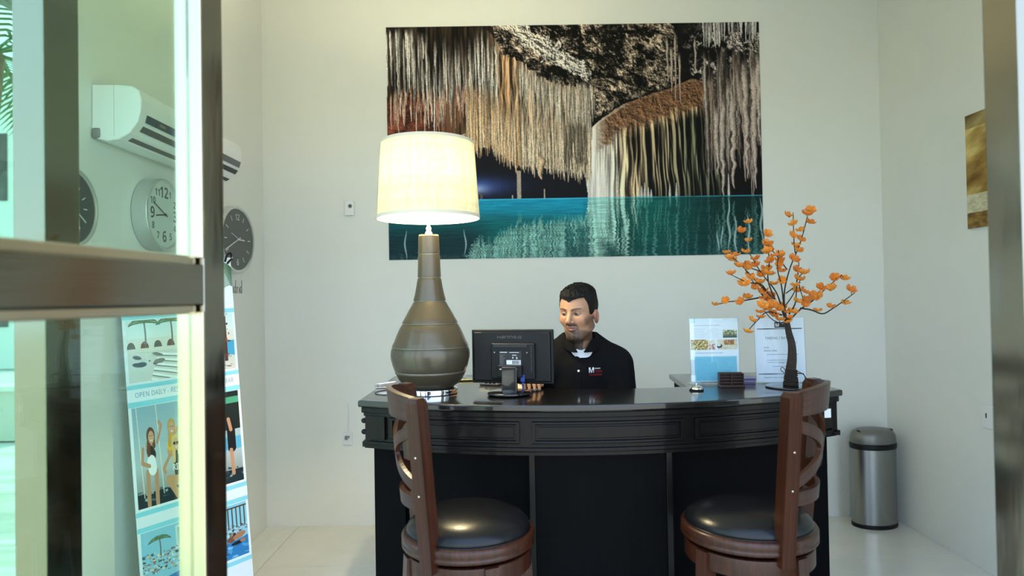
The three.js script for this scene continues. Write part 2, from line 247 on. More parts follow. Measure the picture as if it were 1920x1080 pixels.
  for (let y = 0; y < H; y++) for (let x = 0; x < W; x++) {
    let c;
    if (y < WL) { const k = (y * W + x) * 3; c = [buf[k], buf[k + 1], buf[k + 2]]; }
    else {
      const d = y - WL, wx = Math.round(clamp(x + (fbm(x / 50, y / 5, 3) - .5) * (4 + d * .10), 0, W - 1)), sy = Math.round(clamp(WL - 1 - d * 1.15 - (noise(x / 9, y / 2) - .5) * d * .12, 0, WL - 1)), k = (sy * W + wx) * 3, l = (buf[k] + buf[k + 1] + buf[k + 2]) / 3;
      let base = mix([26, 140, 172], [10, 104, 108], sstep(d, 5, 130)); base = mix(base, [9, 84, 76], sstep(x, 820, 1000) * .9); base = mix(base, [8, 34, 34], sstep(x, 1060, 1480) * .88); base = mix(base, [12, 60, 64], sstep(d, 110, 250) * .55); if (x < 460) base = mix(base, [18, 44, 52], sstep(d, 60, 170) * .8 * (1 - sstep(x, 330, 460)));
      const white = x > 815 && x < 1040, amt = white ? .8 : x > 1040 ? .5 : sstep(d, 40, 120) * .9; c = mix(base, white ? [l * .86, l * 1.02, l * .95] : [l * .74, l * .98, l * .92], clamp(l / 150, 0, 1) * amt);
      c = mul(c, .8 + .4 * fbm(x / 60, y / 3.5, 3)); if (d < 4 && x > 380) c = mix(c, [90, 200, 235], .6 * (x > 840 && x < 1420 ? .4 + .6 * noise(x / 20, 3) : 1));
      for (const [sx, y0, y1, w] of [[70, 850, 975, 8], [318, 850, 960, 8], [1425, 740, 960, 12], [1452, 810, 975, 10], [1395, 850, 950, 8], [1378, 870, 960, 6], [1508, 800, 970, 10], [1562, 735, 930, 13]]) if (y > y0 && y < y1) { const q = Math.abs(x - sx - Math.sin(y / 19 + sx) * 4) / (w * .5 * Math.sin(PI * (y - y0) / (y1 - y0)) + .5); if (q < 1) c = mix(c, [206, 226, 226], .7 * (1 - q * q)); }
    }
    { const l = (c[0] + c[1] + c[2]) / 3, w = y < WL ? .80 : 1.05; c = c.map((v) => Math.max(0, 8 + (l + (v - l) * w) * 1.07 - 9)); } D.set([clamp(c[0], 0, 255), clamp(c[1], 0, 255), clamp(c[2], 0, 255), 255], (y * W + x) * 4);
  }
  g.putImageData(im, 0, 0);
});
{
  const m = single('wall_print', span(-.802, 1.712, 1.763, 3.331, ZB, ZB + .006), [M.white, M.white, M.white, M.white, phys({ map: mural, roughness: .6, specularIntensity: .35 }), M.white], 'large unframed print of a stalactite cave with turquoise water', 'print');
  const cl = canvas(256, 512, (g, W, H) => { const im = g.createImageData(W, H); for (let y = 0; y < H; y++) for (let x = 0; x < W; x++) { const v = y / H, n = fbm(x / 70 + 2, y / 60 + (x / 90), 5), f = fbm(x / 9, y / 9, 4); let c = v < .7 ? [lerp(120, 236, n * 1.5 - .25), lerp(82, 214, n * 1.5 - .25), lerp(20, 150, n * 1.5 - .3)] : v < .86 ? [lerp(170, 232, f), lerp(160, 228, f), lerp(110, 214, f)] : [lerp(60, 190, f), lerp(40, 146, f), lerp(8, 60, f)]; if (v < .12) c = c.map((k) => k * .75); im.data.set([...c, 255], (y * W + x) * 4); } g.putImageData(im, 0, 0); });
  const b = span(XR - .03, XR, 1.828, 2.44, -3.625, -2.9);
  single('canvas_picture', b, [M.white, print(cl, .6), M.white, M.white, M.white, M.white], 'golden cloud picture on the right wall, half hidden by the door post', 'picture');
}

// ---------------------------------------------------------------- reception desk
const dF = (x) => 2.474 + (x - .3) ** 2 / 4; // distance of the curved front edge
const arc = (x0, x1, o, n = 24) => Array.from({ length: n + 1 }, (_, i) => { const x = lerp(x0, x1, i / n); return [x, dF(x) + o]; });
const band = (x0, x1, o0, o1, y0, y1, bevel = 0, n = 24) => slab([...arc(x0, x1, o0, n), ...arc(x0, x1, o1, n).reverse()], y0, y1, bevel);
const TOP = 1.10;
{
  const g = thing('reception_desk', 'black curved reception desk with panelled apron and glossy top', 'desk', [.375, 0, -2.9]), o = V(-.375, 0, 2.9), at = (geo) => geo.translate(o.x, 0, o.z);
  const L = -.61, Rr = 1.357;
  const P = (n, geo, m, l) => part(n, Array.isArray(geo) ? geo.map(at) : at(geo), m, g, l);
  P('desk_top', slab([...arc(L, Rr, 0, 40), [Rr, 3.42], [.80, 3.40], [.765, 2.93], [.62, 2.90], [.20, 2.92], [.13, 2.98], [.12, 3.52], [L, 3.52]], TOP - .026, TOP, .006), M.espressoTop, 'glossy dark top with curved front edge');
  P('top_moulding', [band(L + .012, Rr - .012, .012, .06, TOP - .05, TOP - .026, .004, 40), band(L + .02, Rr - .02, .02, .06, TOP - .062, TOP - .05, 0, 40)], M.espresso);
  P('apron', [band(L + .026, Rr - .026, .03, .06, .93, TOP - .05, 0, 40), span(L + .026, L + .05, .93, TOP - .026, -3.5, -2.69), span(Rr - .05, Rr - .026, .93, TOP - .026, -3.4, -2.75)], M.espresso);
  P('apron_moulding', [band(L + .018, Rr - .018, .020, .045, .922, .938, .004, 40), band(L + .022, Rr - .022, .024, .04, .91, .922, 0, 40), span(L + .014, L + .04, .915, .935, -3.5, -2.69), span(Rr - .04, Rr - .014, .915, .935, -3.4, -2.75)], M.espresso);
  for (const [a, b] of [[-.48, .028], [.075, .645], [.69, 1.22]]) { // raised frames on the apron
    const y0 = .952, y1 = 1.035, w = .012;
    P('apron_panel', [band(a, b, .019, .031, y0, y0 + w, .004), band(a, b, .019, .031, y1 - w, y1, .004), band(a, a + w, .019, .031, y0, y1, .004, 2), band(b - w, b, .019, .031, y0, y1, .004, 2), band(a + .022, b - .022, .025, .032, y0 + .02, y1 - .02, .003)], M.espresso);
  }
  for (const [a, b] of [[-.565, -.50], [1.24, 1.31]]) P('corner_block', band(a, b, .016, .032, .945, 1.04, .004, 2), M.espresso);
  for (const [y] of [[.965], [1.01]]) P('knob', new THREE.SphereGeometry(.011, 12, 8).scale(1.2, 1, 1).translate(L + .012, y, -2.74), M.black);
  // base: three flat panels behind the overhang, end stiles and plinth
  const bx = [-.55, -.43, .075, .565, 1.18, 1.30], bo = .13;
  P('end_stile', span(-.565, -.44, .02, .92, -2.80, -2.765), M.panelBlack); P('end_stile', span(1.19, 1.31, .02, .92, -2.83, -2.80), M.panelBlack);
  const flat = (a, b, da, db) => slab([[a, da], [b, db], [b, db + .02], [a, da + .02]], .02, .92);
  P('base_panel', flat(-.44, .075, 2.80, 2.60), M.panelBlack); P('base_panel', flat(.075, .60, 2.585, 2.585), M.panelBlack); P('base_panel', flat(.60, 1.19, 2.60, 2.82), M.panelBlack);
  for (const x of [.075, .60]) P('pilaster', rspan(x - .012, x + .012, .02, .92, -2.60, -2.572, .003), M.espresso);
  P('side_panel', span(-.565, -.545, .02, .92, -3.46, -2.78), M.panelBlack); P('side_panel', span(1.29, 1.31, .02, .92, -3.36, -2.81), M.panelBlack);
  for (const q of [[-.545, .10, -3.48, -3.46], [.08, .10, -3.46, -3.0], [.82, .84, -3.36, -3.0], [.82, 1.30, -3.38, -3.36]]) P('inner_panel', span(q[0], q[1], .02, TOP - .026, q[2], q[3]), M.panelBlack);
  P('plinth', [flat(-.44, .075, 2.79, 2.59), span(.075, .60, 0, .02, -2.60, -2.58)].map((q, i) => i ? q : slab([[-.565, 2.77], [-.44, 2.785], [.075, 2.585], [.60, 2.585], [1.19, 2.80], [1.31, 2.80], [1.31, 3.37], [.82, 3.37], [.82, 2.95], [.10, 2.95], [.10, 3.48], [-.565, 3.48]], 0, .022)), M.panelBlack);
}
{ // papers and cords on the desk's sides
  single('paper_note', rbox(.028, .036, .002, .0008).rotateY(R(8)).translate(1.262, 1.017, -2.684), M.whiteMatte, 'small white paper tag stuck on the desk apron behind the right stool', 'paper');
  const c = thing('power_cord', 'pale cord hanging down from the left end of the desk', 'cord', [-.585, 0, -3.0]);
  part('cord', tube([[.02, .935, 0], [-.012, .9, 0], [-.012, .5, .02], [.0, .25, .0], [-.005, .16, -.01]], .0028, 30), std({ color: 0x777a74, roughness: .6 }), c);
  part('plug', [rbox(.022, .05, .02, .005, -.01, .135, -.01), cyl(.004, .006, .02, 10).translate(-.008, .168, -.01)], M.white, c);
  part('cord_tail', tube([[-.01, .11, -.01], [-.02, .03, 0], [.0, .004, .05], [.0, .004, .2]], .0028, 24), M.white, c);
}

// ---------------------------------------------------------------- table lamp
{
  const X = -.34, Z = -2.862, g = thing('table_lamp', 'tall bronze gourd table lamp with lit cream drum shade', 'lamp', [X, TOP, Z]);
  part('base', [lathe([[0, 0], [.113, 0], [.114, .003], [.114, .021], [.111, .025], [0, .025]], 72)], M.chrome, g, 'round chrome base');
  const pr = [[.0, .025], [.095, .025], [.101, .03], [.118, .043], [.134, .06], [.147, .085]], gr = (r, y) => pr.push([r, y - .0035], [r - .0035, y - .001], [r - .0035, y + .001], [r, y + .0035]);
  gr(.151, .094); pr.push([.159, .12], [.166, .148], [.1675, .165], [.166, .182]); gr(.162, .197); pr.push([.152, .22], [.138, .255], [.126, .28]); gr(.118, .296); pr.push([.106, .32], [.09, .35], [.078, .37]); gr(.069, .39); pr.push([.062, .42], [.056, .45], [.052, .475]); gr(.0495, .49); pr.push([.048, .53], [.0465, .57]); gr(.046, .59); pr.push([.0445, .63], [.0435, .665], [.0415, .672], [0, .673]);
  const glaze = phys({ color: lin(.085, .068, .042), metalness: .35, roughness: .34, clearcoat: .28, clearcoatRoughness: .1 });
  part('body', lathe(pr, 96), glaze, g, 'gourd shaped glazed body with incised rings');
  const rings = part('ring', [[.151, .094], [.162, .197], [.118, .296], [.069, .39], [.0495, .49], [.046, .59]].map(([r, y]) => new THREE.TorusGeometry(r - .0042, .0016, 6, 80).rotateX(PI / 2).translate(0, y, 0)), std({ color: lin(.35, .33, .26), roughness: .4, metalness: .5 }), g);
  part('stem', [lathe([[0, .672], [.016, .672], [.016, .68], [.009, .69], [.012, .70], [.006, .712], [.0045, .74], [.0045, .84], [.014, .845], [.014, .875], [0, .875]], 24)], M.chrome, g);
  part('harp', [tube([[.012, .85, 0], [.06, .90, 0], [.065, .99, 0], [.03, 1.055, 0], [0, 1.062, 0], [-.03, 1.055, 0], [-.065, .99, 0], [-.06, .90, 0], [-.012, .85, 0]], .0022, 40), ...[0, 1, 2].map((k) => tube([[0, 1.062, 0], [.2 * Math.cos(k * 2.094), 1.058, .2 * Math.sin(k * 2.094)]], .0022, 4))], M.chrome, g);
  const sh = (r0, y0, r1, y1, t) => lathe([[r0, y0], [r1, y1], [r1 - t, y1], [r0 - t, y0], [r0, y0]], 96);
  const linen = phys({ color: lin(.80, .78, .64), map: pixels(256, 256, (u, v) => { const a = hash(Math.floor(u * 256), 7), b = hash(Math.floor(v * 256), 31), n = 218 + (a - .5) * 26 + (b - .5) * 26 + (fbm(u * 50, v * 50, 2) - .5) * 26; return [n, n, n - 5]; }, true, 4, 1.4), roughness: 1, transmission: .3, thickness: 0 });
  const shade = part('shade', sh(.219, .742, .199, 1.064, .002), linen, g);
  part('trim', [sh(.2205, .740, .2197, .753, .004), sh(.2003, 1.054, .2, 1.066, .004)], std({ color: lin(.62, .58, .46), roughness: 1 }), shade);
  part('seam', loft([0, 1].map((t) => { const r = lerp(.2195, .1995, t), y = lerp(.75, 1.056, t), a = R(200), p = (da, dr) => V((r + dr) * Math.cos(a + da), y, -(r + dr) * Math.sin(a + da)); return [p(-.03, 0), p(-.03, .0015), p(.03, .0015), p(.03, 0)]; })), linen, shade);
  const bulb = part('bulb', lathe([[0, .875], [.013, .875], [.014, .89], [.03, .935], [.03, .95], [.02, .972], [0, .98]].map(([r, y]) => [r, y]), 24), std({ color: 0xfff3d8, emissive: lin(1, .85, .52), emissiveIntensity: 12 }), g);
  bulb.castShadow = false;
  const l = new THREE.PointLight(lin(1, .85, .52), 3.4, 0, 2); l.name = 'lamp_light'; l.position.set(0, .93, 0); l.castShadow = true; l.shadow.radius = 1.5; g.add(l);
}

// ---------------------------------------------------------------- monitor seen from behind
{
  const g = thing('computer_monitor', 'black computer monitor seen from behind, on a round foot', 'monitor', [-.004, TOP, -2.78]), h = new THREE.Group();
  const q = R(-16.6); g.rotation.y = q;
  const label = canvas(512, 320, (c, W, H) => {
    c.fillStyle = '#131314'; c.fillRect(0, 0, W, H); c.strokeStyle = '#77777c'; c.lineWidth = 2.5; c.lineCap = 'square';
    const k = 1; let x = 140, y0 = 40, y1 = 62, ym = 51; const L = (...p) => { c.beginPath(); p.forEach(([a, b], i) => i ? c.lineTo(a, b) : c.moveTo(a, b)); c.stroke(); };
    L([x, y0], [x, y1]); L([x, ym], [x + 24, ym]); L([x + 24, y0], [x + 24, y1]); x += 36; // H
    L([x, y0], [x + 22, y0], [x + 22, y1], [x, y1], [x, ym], [x + 22, ym]); x += 34; // a
    for (let i = 0; i < 2; i++) { L([x, y1], [x, y0], [x + 22, y0], [x + 22, y1]); x += 34; } // n n
    L([x + 22, y0], [x, y0], [x, ym], [x + 22, ym], [x + 22, y1], [x, y1]); x += 30; // s
    L([x, ym], [x + 5, ym]); x += 14; L([x + 24, y0], [x, y0], [x, y1], [x + 22, y1], [x + 22, ym], [x + 14, ym]); // - G
  });
  const yz = .0; // panel centre 0.155 above the desk
  part('housing', [rbox(.355, .226, .018, .005, 0, .153, -.045), rbox(.335, .206, .014, .006, 0, .153, -.031), rbox(.19, .15, .016, .006, .01, .135, -.018)], M.black, g);
  const scr = part('screen', span(-.167, .167, .052, .254, -.056, -.0538), std({ color: 0x0a0c10, roughness: .15, emissive: lin(.5, .65, .8), emissiveIntensity: .12 }), g);
  part('brand_mark', span(-.13, .13, .19, .255, -.0245, -.0238), [M.black, M.black, M.black, M.black, M.black, M.black], g).geometry.attributes.uv;
  const bm = g.children.at(-1); { const t = label; t.repeat.set(1, .5); t.offset.set(0, .5); bm.material[4] = phys({ map: t, roughness: .42, specularIntensity: .45 }); }
  part('vent', [0, 1].flatMap((k) => Array.from({ length: 22 }, (_, i) => box(.003, .004, .001, -.07 + i * .0066, .203 - k * .006, -.0097))).concat(Array.from({ length: 12 }, (_, i) => box(.004, .003, .001, .09, .195 - i * .009, -.0097))), std({ color: lin(.07, .07, .07), roughness: .6 }), g);
  const st = canvas(256, 160, (c, W, H) => { c.fillStyle = '#131313'; c.fillRect(0, 0, W, H); const r = rng(3); c.fillStyle = '#55585c'; for (let y = 40; y < 150; y += 9) c.fillRect(8, y, 30 + r() * 46, 4); c.fillStyle = '#b6b9bd'; c.fillRect(8, 10, 84, 9); c.fillRect(118, 12, 110, 7); c.fillRect(150, 42, 50, 8); c.fillRect(150, 66, 16, 16); c.fillRect(196, 66, 14, 22); c.fillStyle = '#c9ccd2'; c.fillRect(84, 100, 164, 50); c.fillStyle = '#222'; for (let x = 150; x < 240; x += 4) c.fillRect(x, 106, 1 + r() * 2.5, 38); });
  part('rating_label', span(-.048, .048, .118, .178, -.0103, -.0096), [M.black, M.black, M.black, M.black, print(st, .45), M.black], g);
  for (const x of [-.068, .072]) part('screw', cyl(.0028, .0028, .002, 12).rotateX(PI / 2).translate(x, .172, -.0095), M.steel, g);
  part('neck_mount', [rbox(.105, .05, .02, .004, 0, .095, -.004)], M.black, g);
  part('sticker', box(.075, .005, .001, -.004, .104, .0066), std({ color: 0xb9bbb8, roughness: .6 }), g);
  part('neck', [rbox(.066, .105, .018, .004, 0, .062, .004)], M.blackGloss, g);
  part('foot', lathe([[0, 0], [.082, 0], [.09, .004], [.092, .01], [.088, .015], [.06, .019], [0, .02]], 56).translate(0, 0, .012), M.blackGloss, g);
  part('connector', [rbox(.018, .03, .012, .002, .052, .066, -.014), cyl(.004, .004, .06, 10).translate(.052, .04, -.016)], std({ color: 0x1c3a86, roughness: .5 }), g, 'blue video plug');
}

// ---------------------------------------------------------------- bar stools
// local frame: the sitter faces +x, the back stands at -x
function makeStool(label, legTurn) {
  const g = thing('bar_stool', label, 'stool', [0, 0, 0], 0, 'bar stools at the desk');
  const Rb = (y) => .196 + (y - .68) * .115, at = (phi, y, o = 0) => { const r = Rb(y) + o; return V(-r * Math.cos(phi), y, r * Math.sin(phi)); };
  const cushion = lathe([[0, .80], [.05, .799], [.11, .794], [.155, .784], [.185, .769], [.202, .752], [.207, .74], [.203, .728], [0, .728]], 64);
  part('cushion', cushion, M.leather, g);
  part('piping', new THREE.TorusGeometry(.205, .004, 8, 72).rotateX(PI / 2).translate(0, .731, 0), M.leather, g);
  part('seat_rim', lathe([[.12, .685], [.217, .685], [.222, .690], [.222, .698], [.218, .702], [.222, .706], [.222, .722], [.217, .730], [.205, .733], [.12, .733], [.12, .685]], 72), M.stoolWood, g);
  part('swivel', lathe([[0, .67], [.19, .67], [.19, .686], [0, .686]], 48), M.black, g);
  const base = part('base_ring', lathe([[.15, .612], [.206, .612], [.21, .616], [.21, .668], [.206, .672], [.15, .672], [.15, .612]], 72), M.stoolWood, g);
  for (let k = 0; k < 4; k++) {
    const a = legTurn + k * PI / 2, c = Math.cos(a), s = Math.sin(a), rows = [];
    for (const [y, r, w] of [[.67, .194, .046], [.45, .207, .044], [.2, .228, .042], [0, .252, .038]]) { const h = w / 2; rows.push([[-h, -h], [h, -h], [h, h], [-h, h]].map(([u, v]) => V(c * (r + u) - s * v, y, s * (r + u) + c * v))); }
    part('leg', loft(rows), M.stoolWood, g);
  }
  const ring = part('foot_ring', new THREE.TorusGeometry(.222, .012, 10, 72).rotateX(PI / 2).translate(0, .24, 0), M.stoolWood, g);
  part('foot_plate', new THREE.TorusGeometry(.222, .0135, 8, 24, 1.2).rotateX(PI / 2).rotateY(.6).translate(0, .241, 0), M.chrome, g);
  // back: two posts and curved rails following the ring of the seat
  const rib = (path, w, t) => { // path of [phi, y]; w is the height of the strip, t its thickness
    const n = path.length, rows = path.map(([phi, y], i) => {
      const p = at(phi, y), a = at(...path[Math.max(0, i - 1)]), b = at(...path[Math.min(n - 1, i + 1)]), T = b.sub(a).normalize(), r = V(-Math.cos(phi), -.1, Math.sin(phi)).normalize(), N = V().crossVectors(r, T).normalize(), W = (typeof w === 'function' ? w(i / (n - 1)) : w) / 2;
      return [p.clone().addScaledVector(N, -W).addScaledVector(r, -t / 2), p.clone().addScaledVector(N, W).addScaledVector(r, -t / 2), p.clone().addScaledVector(N, W).addScaledVector(r, t / 2), p.clone().addScaledVector(N, -W).addScaledVector(r, t / 2)];
    }); return loft(rows);
  };
  const A = R(46), seq = (n, f) => Array.from({ length: n + 1 }, (_, i) => f(i / n));
  for (const s of [-1, 1]) {
    const rows = [.655, .70, .80, .92, 1.04, 1.14, 1.185, 1.2].map((y, i) => {
      const p = at(s * A, y, .012), r = V(-Math.cos(s * A), 0, Math.sin(s * A)), t = V(r.z, 0, -r.x), w = (i > 6 ? .017 : .0225), d = (i > 6 ? .018 : i === 0 ? .026 : .025);
      return [[-w, -d], [w, -d], [w, d], [-w, d]].map(([u, v]) => p.clone().addScaledVector(t, u).addScaledVector(r, v));
    });
    part('back_post', loft(rows), M.stoolWood, g);
    // half of the crossing pair of bows: leaves the post, touches the middle and returns
    part('bow', rib(seq(28, (t) => { const u = Math.sin(PI * t); return [s * (A - (A + .0) * u * .97), lerp(1.105, .90, t)]; }), .036, .014), M.stoolWood, g);
    for (const p of [at(s * A, 1.02, .038), at(s * A, .9, .038)]) part('screw_cap', new THREE.SphereGeometry(.004, 10, 8).translate(p.x, p.y, p.z), M.bronzeLight, g);
  }
  part('top_rail', rib(seq(20, (t) => [lerp(-A, A, t), 1.158 + .012 * Math.sin(PI * t)]), (t) => .074 + .012 * Math.sin(PI * t), .018), M.stoolWood, g);
  part('lower_rail', rib(seq(20, (t) => [lerp(-A, A, t), .862]), .046, .016), M.stoolWood, g);
  return g;
}
{
  const a = makeStool('dark wooden bar stool with black leather seat beside the lamp end of the desk', R(-10)); a.position.set(-.151, 0, -2.27); a.rotation.y = R(13);
  const b = makeStool('dark wooden bar stool with black leather seat below the orange tree', R(-62)); b.position.set(.796, 0, -2.29); b.rotation.y = R(180 - 33);
}

// ---------------------------------------------------------------- orange blossom tree
{
  const X = 1.182, Z = -2.85, g = thing('blossom_tree', 'artificial bare branched tree with orange blossoms on the desk', 'plant', [X, TOP, Z]);
  const K = .000545, C = (x, y, z = 0) => [(x - 598) * K - .008, .275 + (935 - y) * K, z];
  const bark = std({ map: woodTex([38, 27, 20], [70, 54, 42], 6, 1, 6), roughness: .85, bumpMap: pixels(64, 64, (u, v) => { const n = (.5 + .5 * Math.sin(v * 60)) * 150 + fbm(u * 9, v * 9, 3) * 100; return [n, n, n]; }, false, 1, 3), bumpScale: .002 }), twig = std({ color: lin(.022, .013, .009), roughness: .7 });
  part('foot', lathe([[0, 0], [.098, 0], [.1, .002], [.1, .005], [.096, .007], [0, .007]], 56), M.blackGloss, g, 'flat round black foot');
  part('trunk', taper([[.004, .005, 0], [.004, .06, 0], [.012, .12, 0], [.012, .18, 0], [.0, .235, 0], [-.008, .29, 0]], .0245, .0105, 30, 14), bark, g);
  part('wrapping', Array.from({ length: 9 }, (_, i) => new THREE.TorusGeometry(.0285 - i * .0009, .0038, 6, 26).rotateX(PI / 2 + Math.sin(i * 2.1) * .08).rotateZ(Math.sin(i * 1.3) * .08).translate(.004 + i * .0004, .012 + i * .0075, 0)), bark, g);
  for (const q of [tube([[.028, .07, .01], [.05, .055, .02], [.075, .03, .0], [.10, .006, -.02]], .0016, 16), tube([[.025, .06, .012], [.045, .06, .03], [.06, .03, .02], [.085, .004, .0]], .0016, 16), tube([[-.026, .062, .01], [-.038, .075, .0], [-.03, .086, 0], [-.02, .07, .012]], .0016, 12)]) part('wire', q, twig, g);
  const B = [
    [0, .05, [[600, 950], [575, 720], [610, 530], [690, 320], [755, 65]]], [.01, .03, [[605, 525], [500, 395], [455, 350]]], [.03, .05, [[655, 400], [640, 330], [630, 90]]],
    [.02, .12, [[600, 935], [500, 780], [400, 690], [300, 600], [150, 450], [85, 428]]], [.06, .13, [[410, 700], [350, 640], [230, 620], [90, 562]]], [-.02, -.06, [[440, 740], [355, 590], [308, 490]]], [-.05, -.1, [[430, 530], [300, 470], [175, 385]]],
    [-.01, -.08, [[590, 900], [540, 700], [470, 590], [430, 520], [365, 390], [345, 360]]], [-.02, -.05, [[540, 790], [480, 600], [500, 430], [470, 290], [472, 238]]], [.02, .12, [[560, 955], [430, 900], [340, 830]]], [.03, .14, [[540, 875], [400, 850], [320, 890], [195, 990]]],
    [-.02, -.1, [[430, 735], [300, 760], [190, 770], [92, 797]]], [0, .06, [[600, 945], [690, 840], [780, 770], [880, 670], [980, 578]]], [.02, .1, [[690, 825], [760, 840], [830, 870], [890, 830], [1042, 714]]], [.01, .04, [[590, 710], [670, 645], [682, 625]]], [.03, .06, [[678, 640], [684, 765]]],
    [.0, .1, [[620, 870], [642, 790], [640, 600], [655, 560]]], [-.02, -.06, [[700, 620], [735, 500], [750, 438]]], [.0, -.06, [[595, 880], [530, 780], [440, 700]]], [-.01, .08, [[590, 830], [550, 650], [500, 520], [490, 380]]], [0, .02, [[596, 800], [640, 730], [700, 600]]], [.05, .05, [[605, 125], [575, 110]].map(([x, y]) => [x, y])]];
  const pts = [];
  B.forEach(([z0, z1, p]) => { const q = p.map(([x, y], i) => C(x, y, lerp(z0, z1, i / (p.length - 1)))); if (q.length < 3) q.splice(1, 0, [0, 1, 2].map((k) => (q[0][k] + q[1][k]) / 2)); const c = new THREE.CatmullRomCurve3(q.map((a) => V(...a))); for (let i = 0; i <= 30; i++) pts.push(c.getPoint(i / 30)); part('branch', taper(q, p.length > 3 ? .0036 : .0026, .0016, 20, 6), twig, g); });
  // a blossom is a cup of five crumpled petals
  const petals = (seed) => { const r = rng(seed), gs = []; for (let k = 0; k < 5; k++) { const s = new THREE.SphereGeometry(1, 12, 8), P = s.attributes.position, a = k * PI * 2 / 5 + r() * .3, up = .35 + r() * .5; for (let i = 0; i < P.count; i++) { let x = P.getX(i), y = P.getY(i), z = P.getZ(i); y = y * .16 + x * x * .35 + .12 * Math.sin(z * 4 + seed + k) * (x + 1) * .5; P.setXYZ(i, x, y, z * .85); } s.scale(.0095, .0095, .0095).rotateZ(up).translate(.0085, .003, 0).rotateY(a); gs.push(s); } gs.push(new THREE.SphereGeometry(.0045, 8, 6).translate(0, .004, 0)); const m = merge(gs); m.computeVertexNormals(); return m; };
  const gv = [1, 2, 3, 4].map(petals), om = [[.84, .29, .02], [.88, .33, .025], [.80, .24, .015]].map((c) => phys({ color: lin(...c), roughness: .6, transmission: .3, thickness: 0 })), r = rng(21);
  const F = [[600, 935, 1], [345, 145], [310, 205], [365, 285], [340, 375], [487, 240], [430, 318], [480, 325, 1.3], [510, 365], [435, 388], [400, 435], [470, 425], [540, 415, 1.15], [500, 455], [535, 490], [530, 540], [580, 115], [625, 183], [613, 265], [690, 230], [688, 300], [655, 345], [672, 375], [722, 110, 1.2], [755, 85, 1.1], [762, 172], [625, 440], [712, 450], [712, 530], [195, 378], [140, 420, 1.1], [85, 440], [240, 440], [172, 500], [248, 522], [340, 485, 1.2], [403, 485], [342, 570, 1.1], [260, 590], [90, 560], [195, 638, 1.3], [300, 665], [320, 620], [420, 625], [440, 560], [475, 520, 1.1], [478, 560, 1.3], [385, 610], [515, 640, 1.1], [550, 610], [465, 690, 1.1], [375, 700], [500, 748, 1.5], [430, 745], [320, 740], [275, 775], [170, 762], [95, 795], [320, 800, 1.2], [305, 850], [325, 890], [250, 908], [205, 995, 1.1], [395, 830], [450, 805, 1.3], [460, 875], [510, 830], [570, 822, 1.2], [590, 860], [520, 915], [610, 910], [640, 858, 1.2], [660, 560, 1.2], [690, 608, 1.1], [640, 600], [622, 655], [665, 695, 1.1], [700, 700], [655, 775], [735, 765], [720, 795, 1.1], [798, 750, 1.4], [835, 675, 1.1], [907, 680], [930, 600], [1003, 610], [1003, 695, 1.1], [980, 797], [880, 820], [803, 850], [545, 460], [455, 335]];
  for (const [x, y, k = 1] of F) {
    const [a, b] = C(x, y); let best = pts[0], bd = 9; for (const p of pts) { const d = Math.hypot(p.x - a, p.y - b); if (d < bd) { bd = d; best = p; } }
    const i = Math.floor(r() * 4), m = part('blossom', gv[i], om[Math.floor(r() * 3)], g), z = best.z + (r() - .3) * .02;
    m.position.set(a, b, z); m.scale.setScalar(1.34 * k * (.9 + r() * .25)); m.rotation.set((r() - .2) * 1.2, r() * 6, (r() - .5) * 1.4);
    if (bd > .012 && bd < .2) part('twig', taper([[best.x, best.y, best.z], [(best.x + a) / 2, (best.y + b) / 2 + .003, (best.z + z) / 2], [a, b - .003, z]], .0014, .0012, 6, 5), twig, g);
  }
}

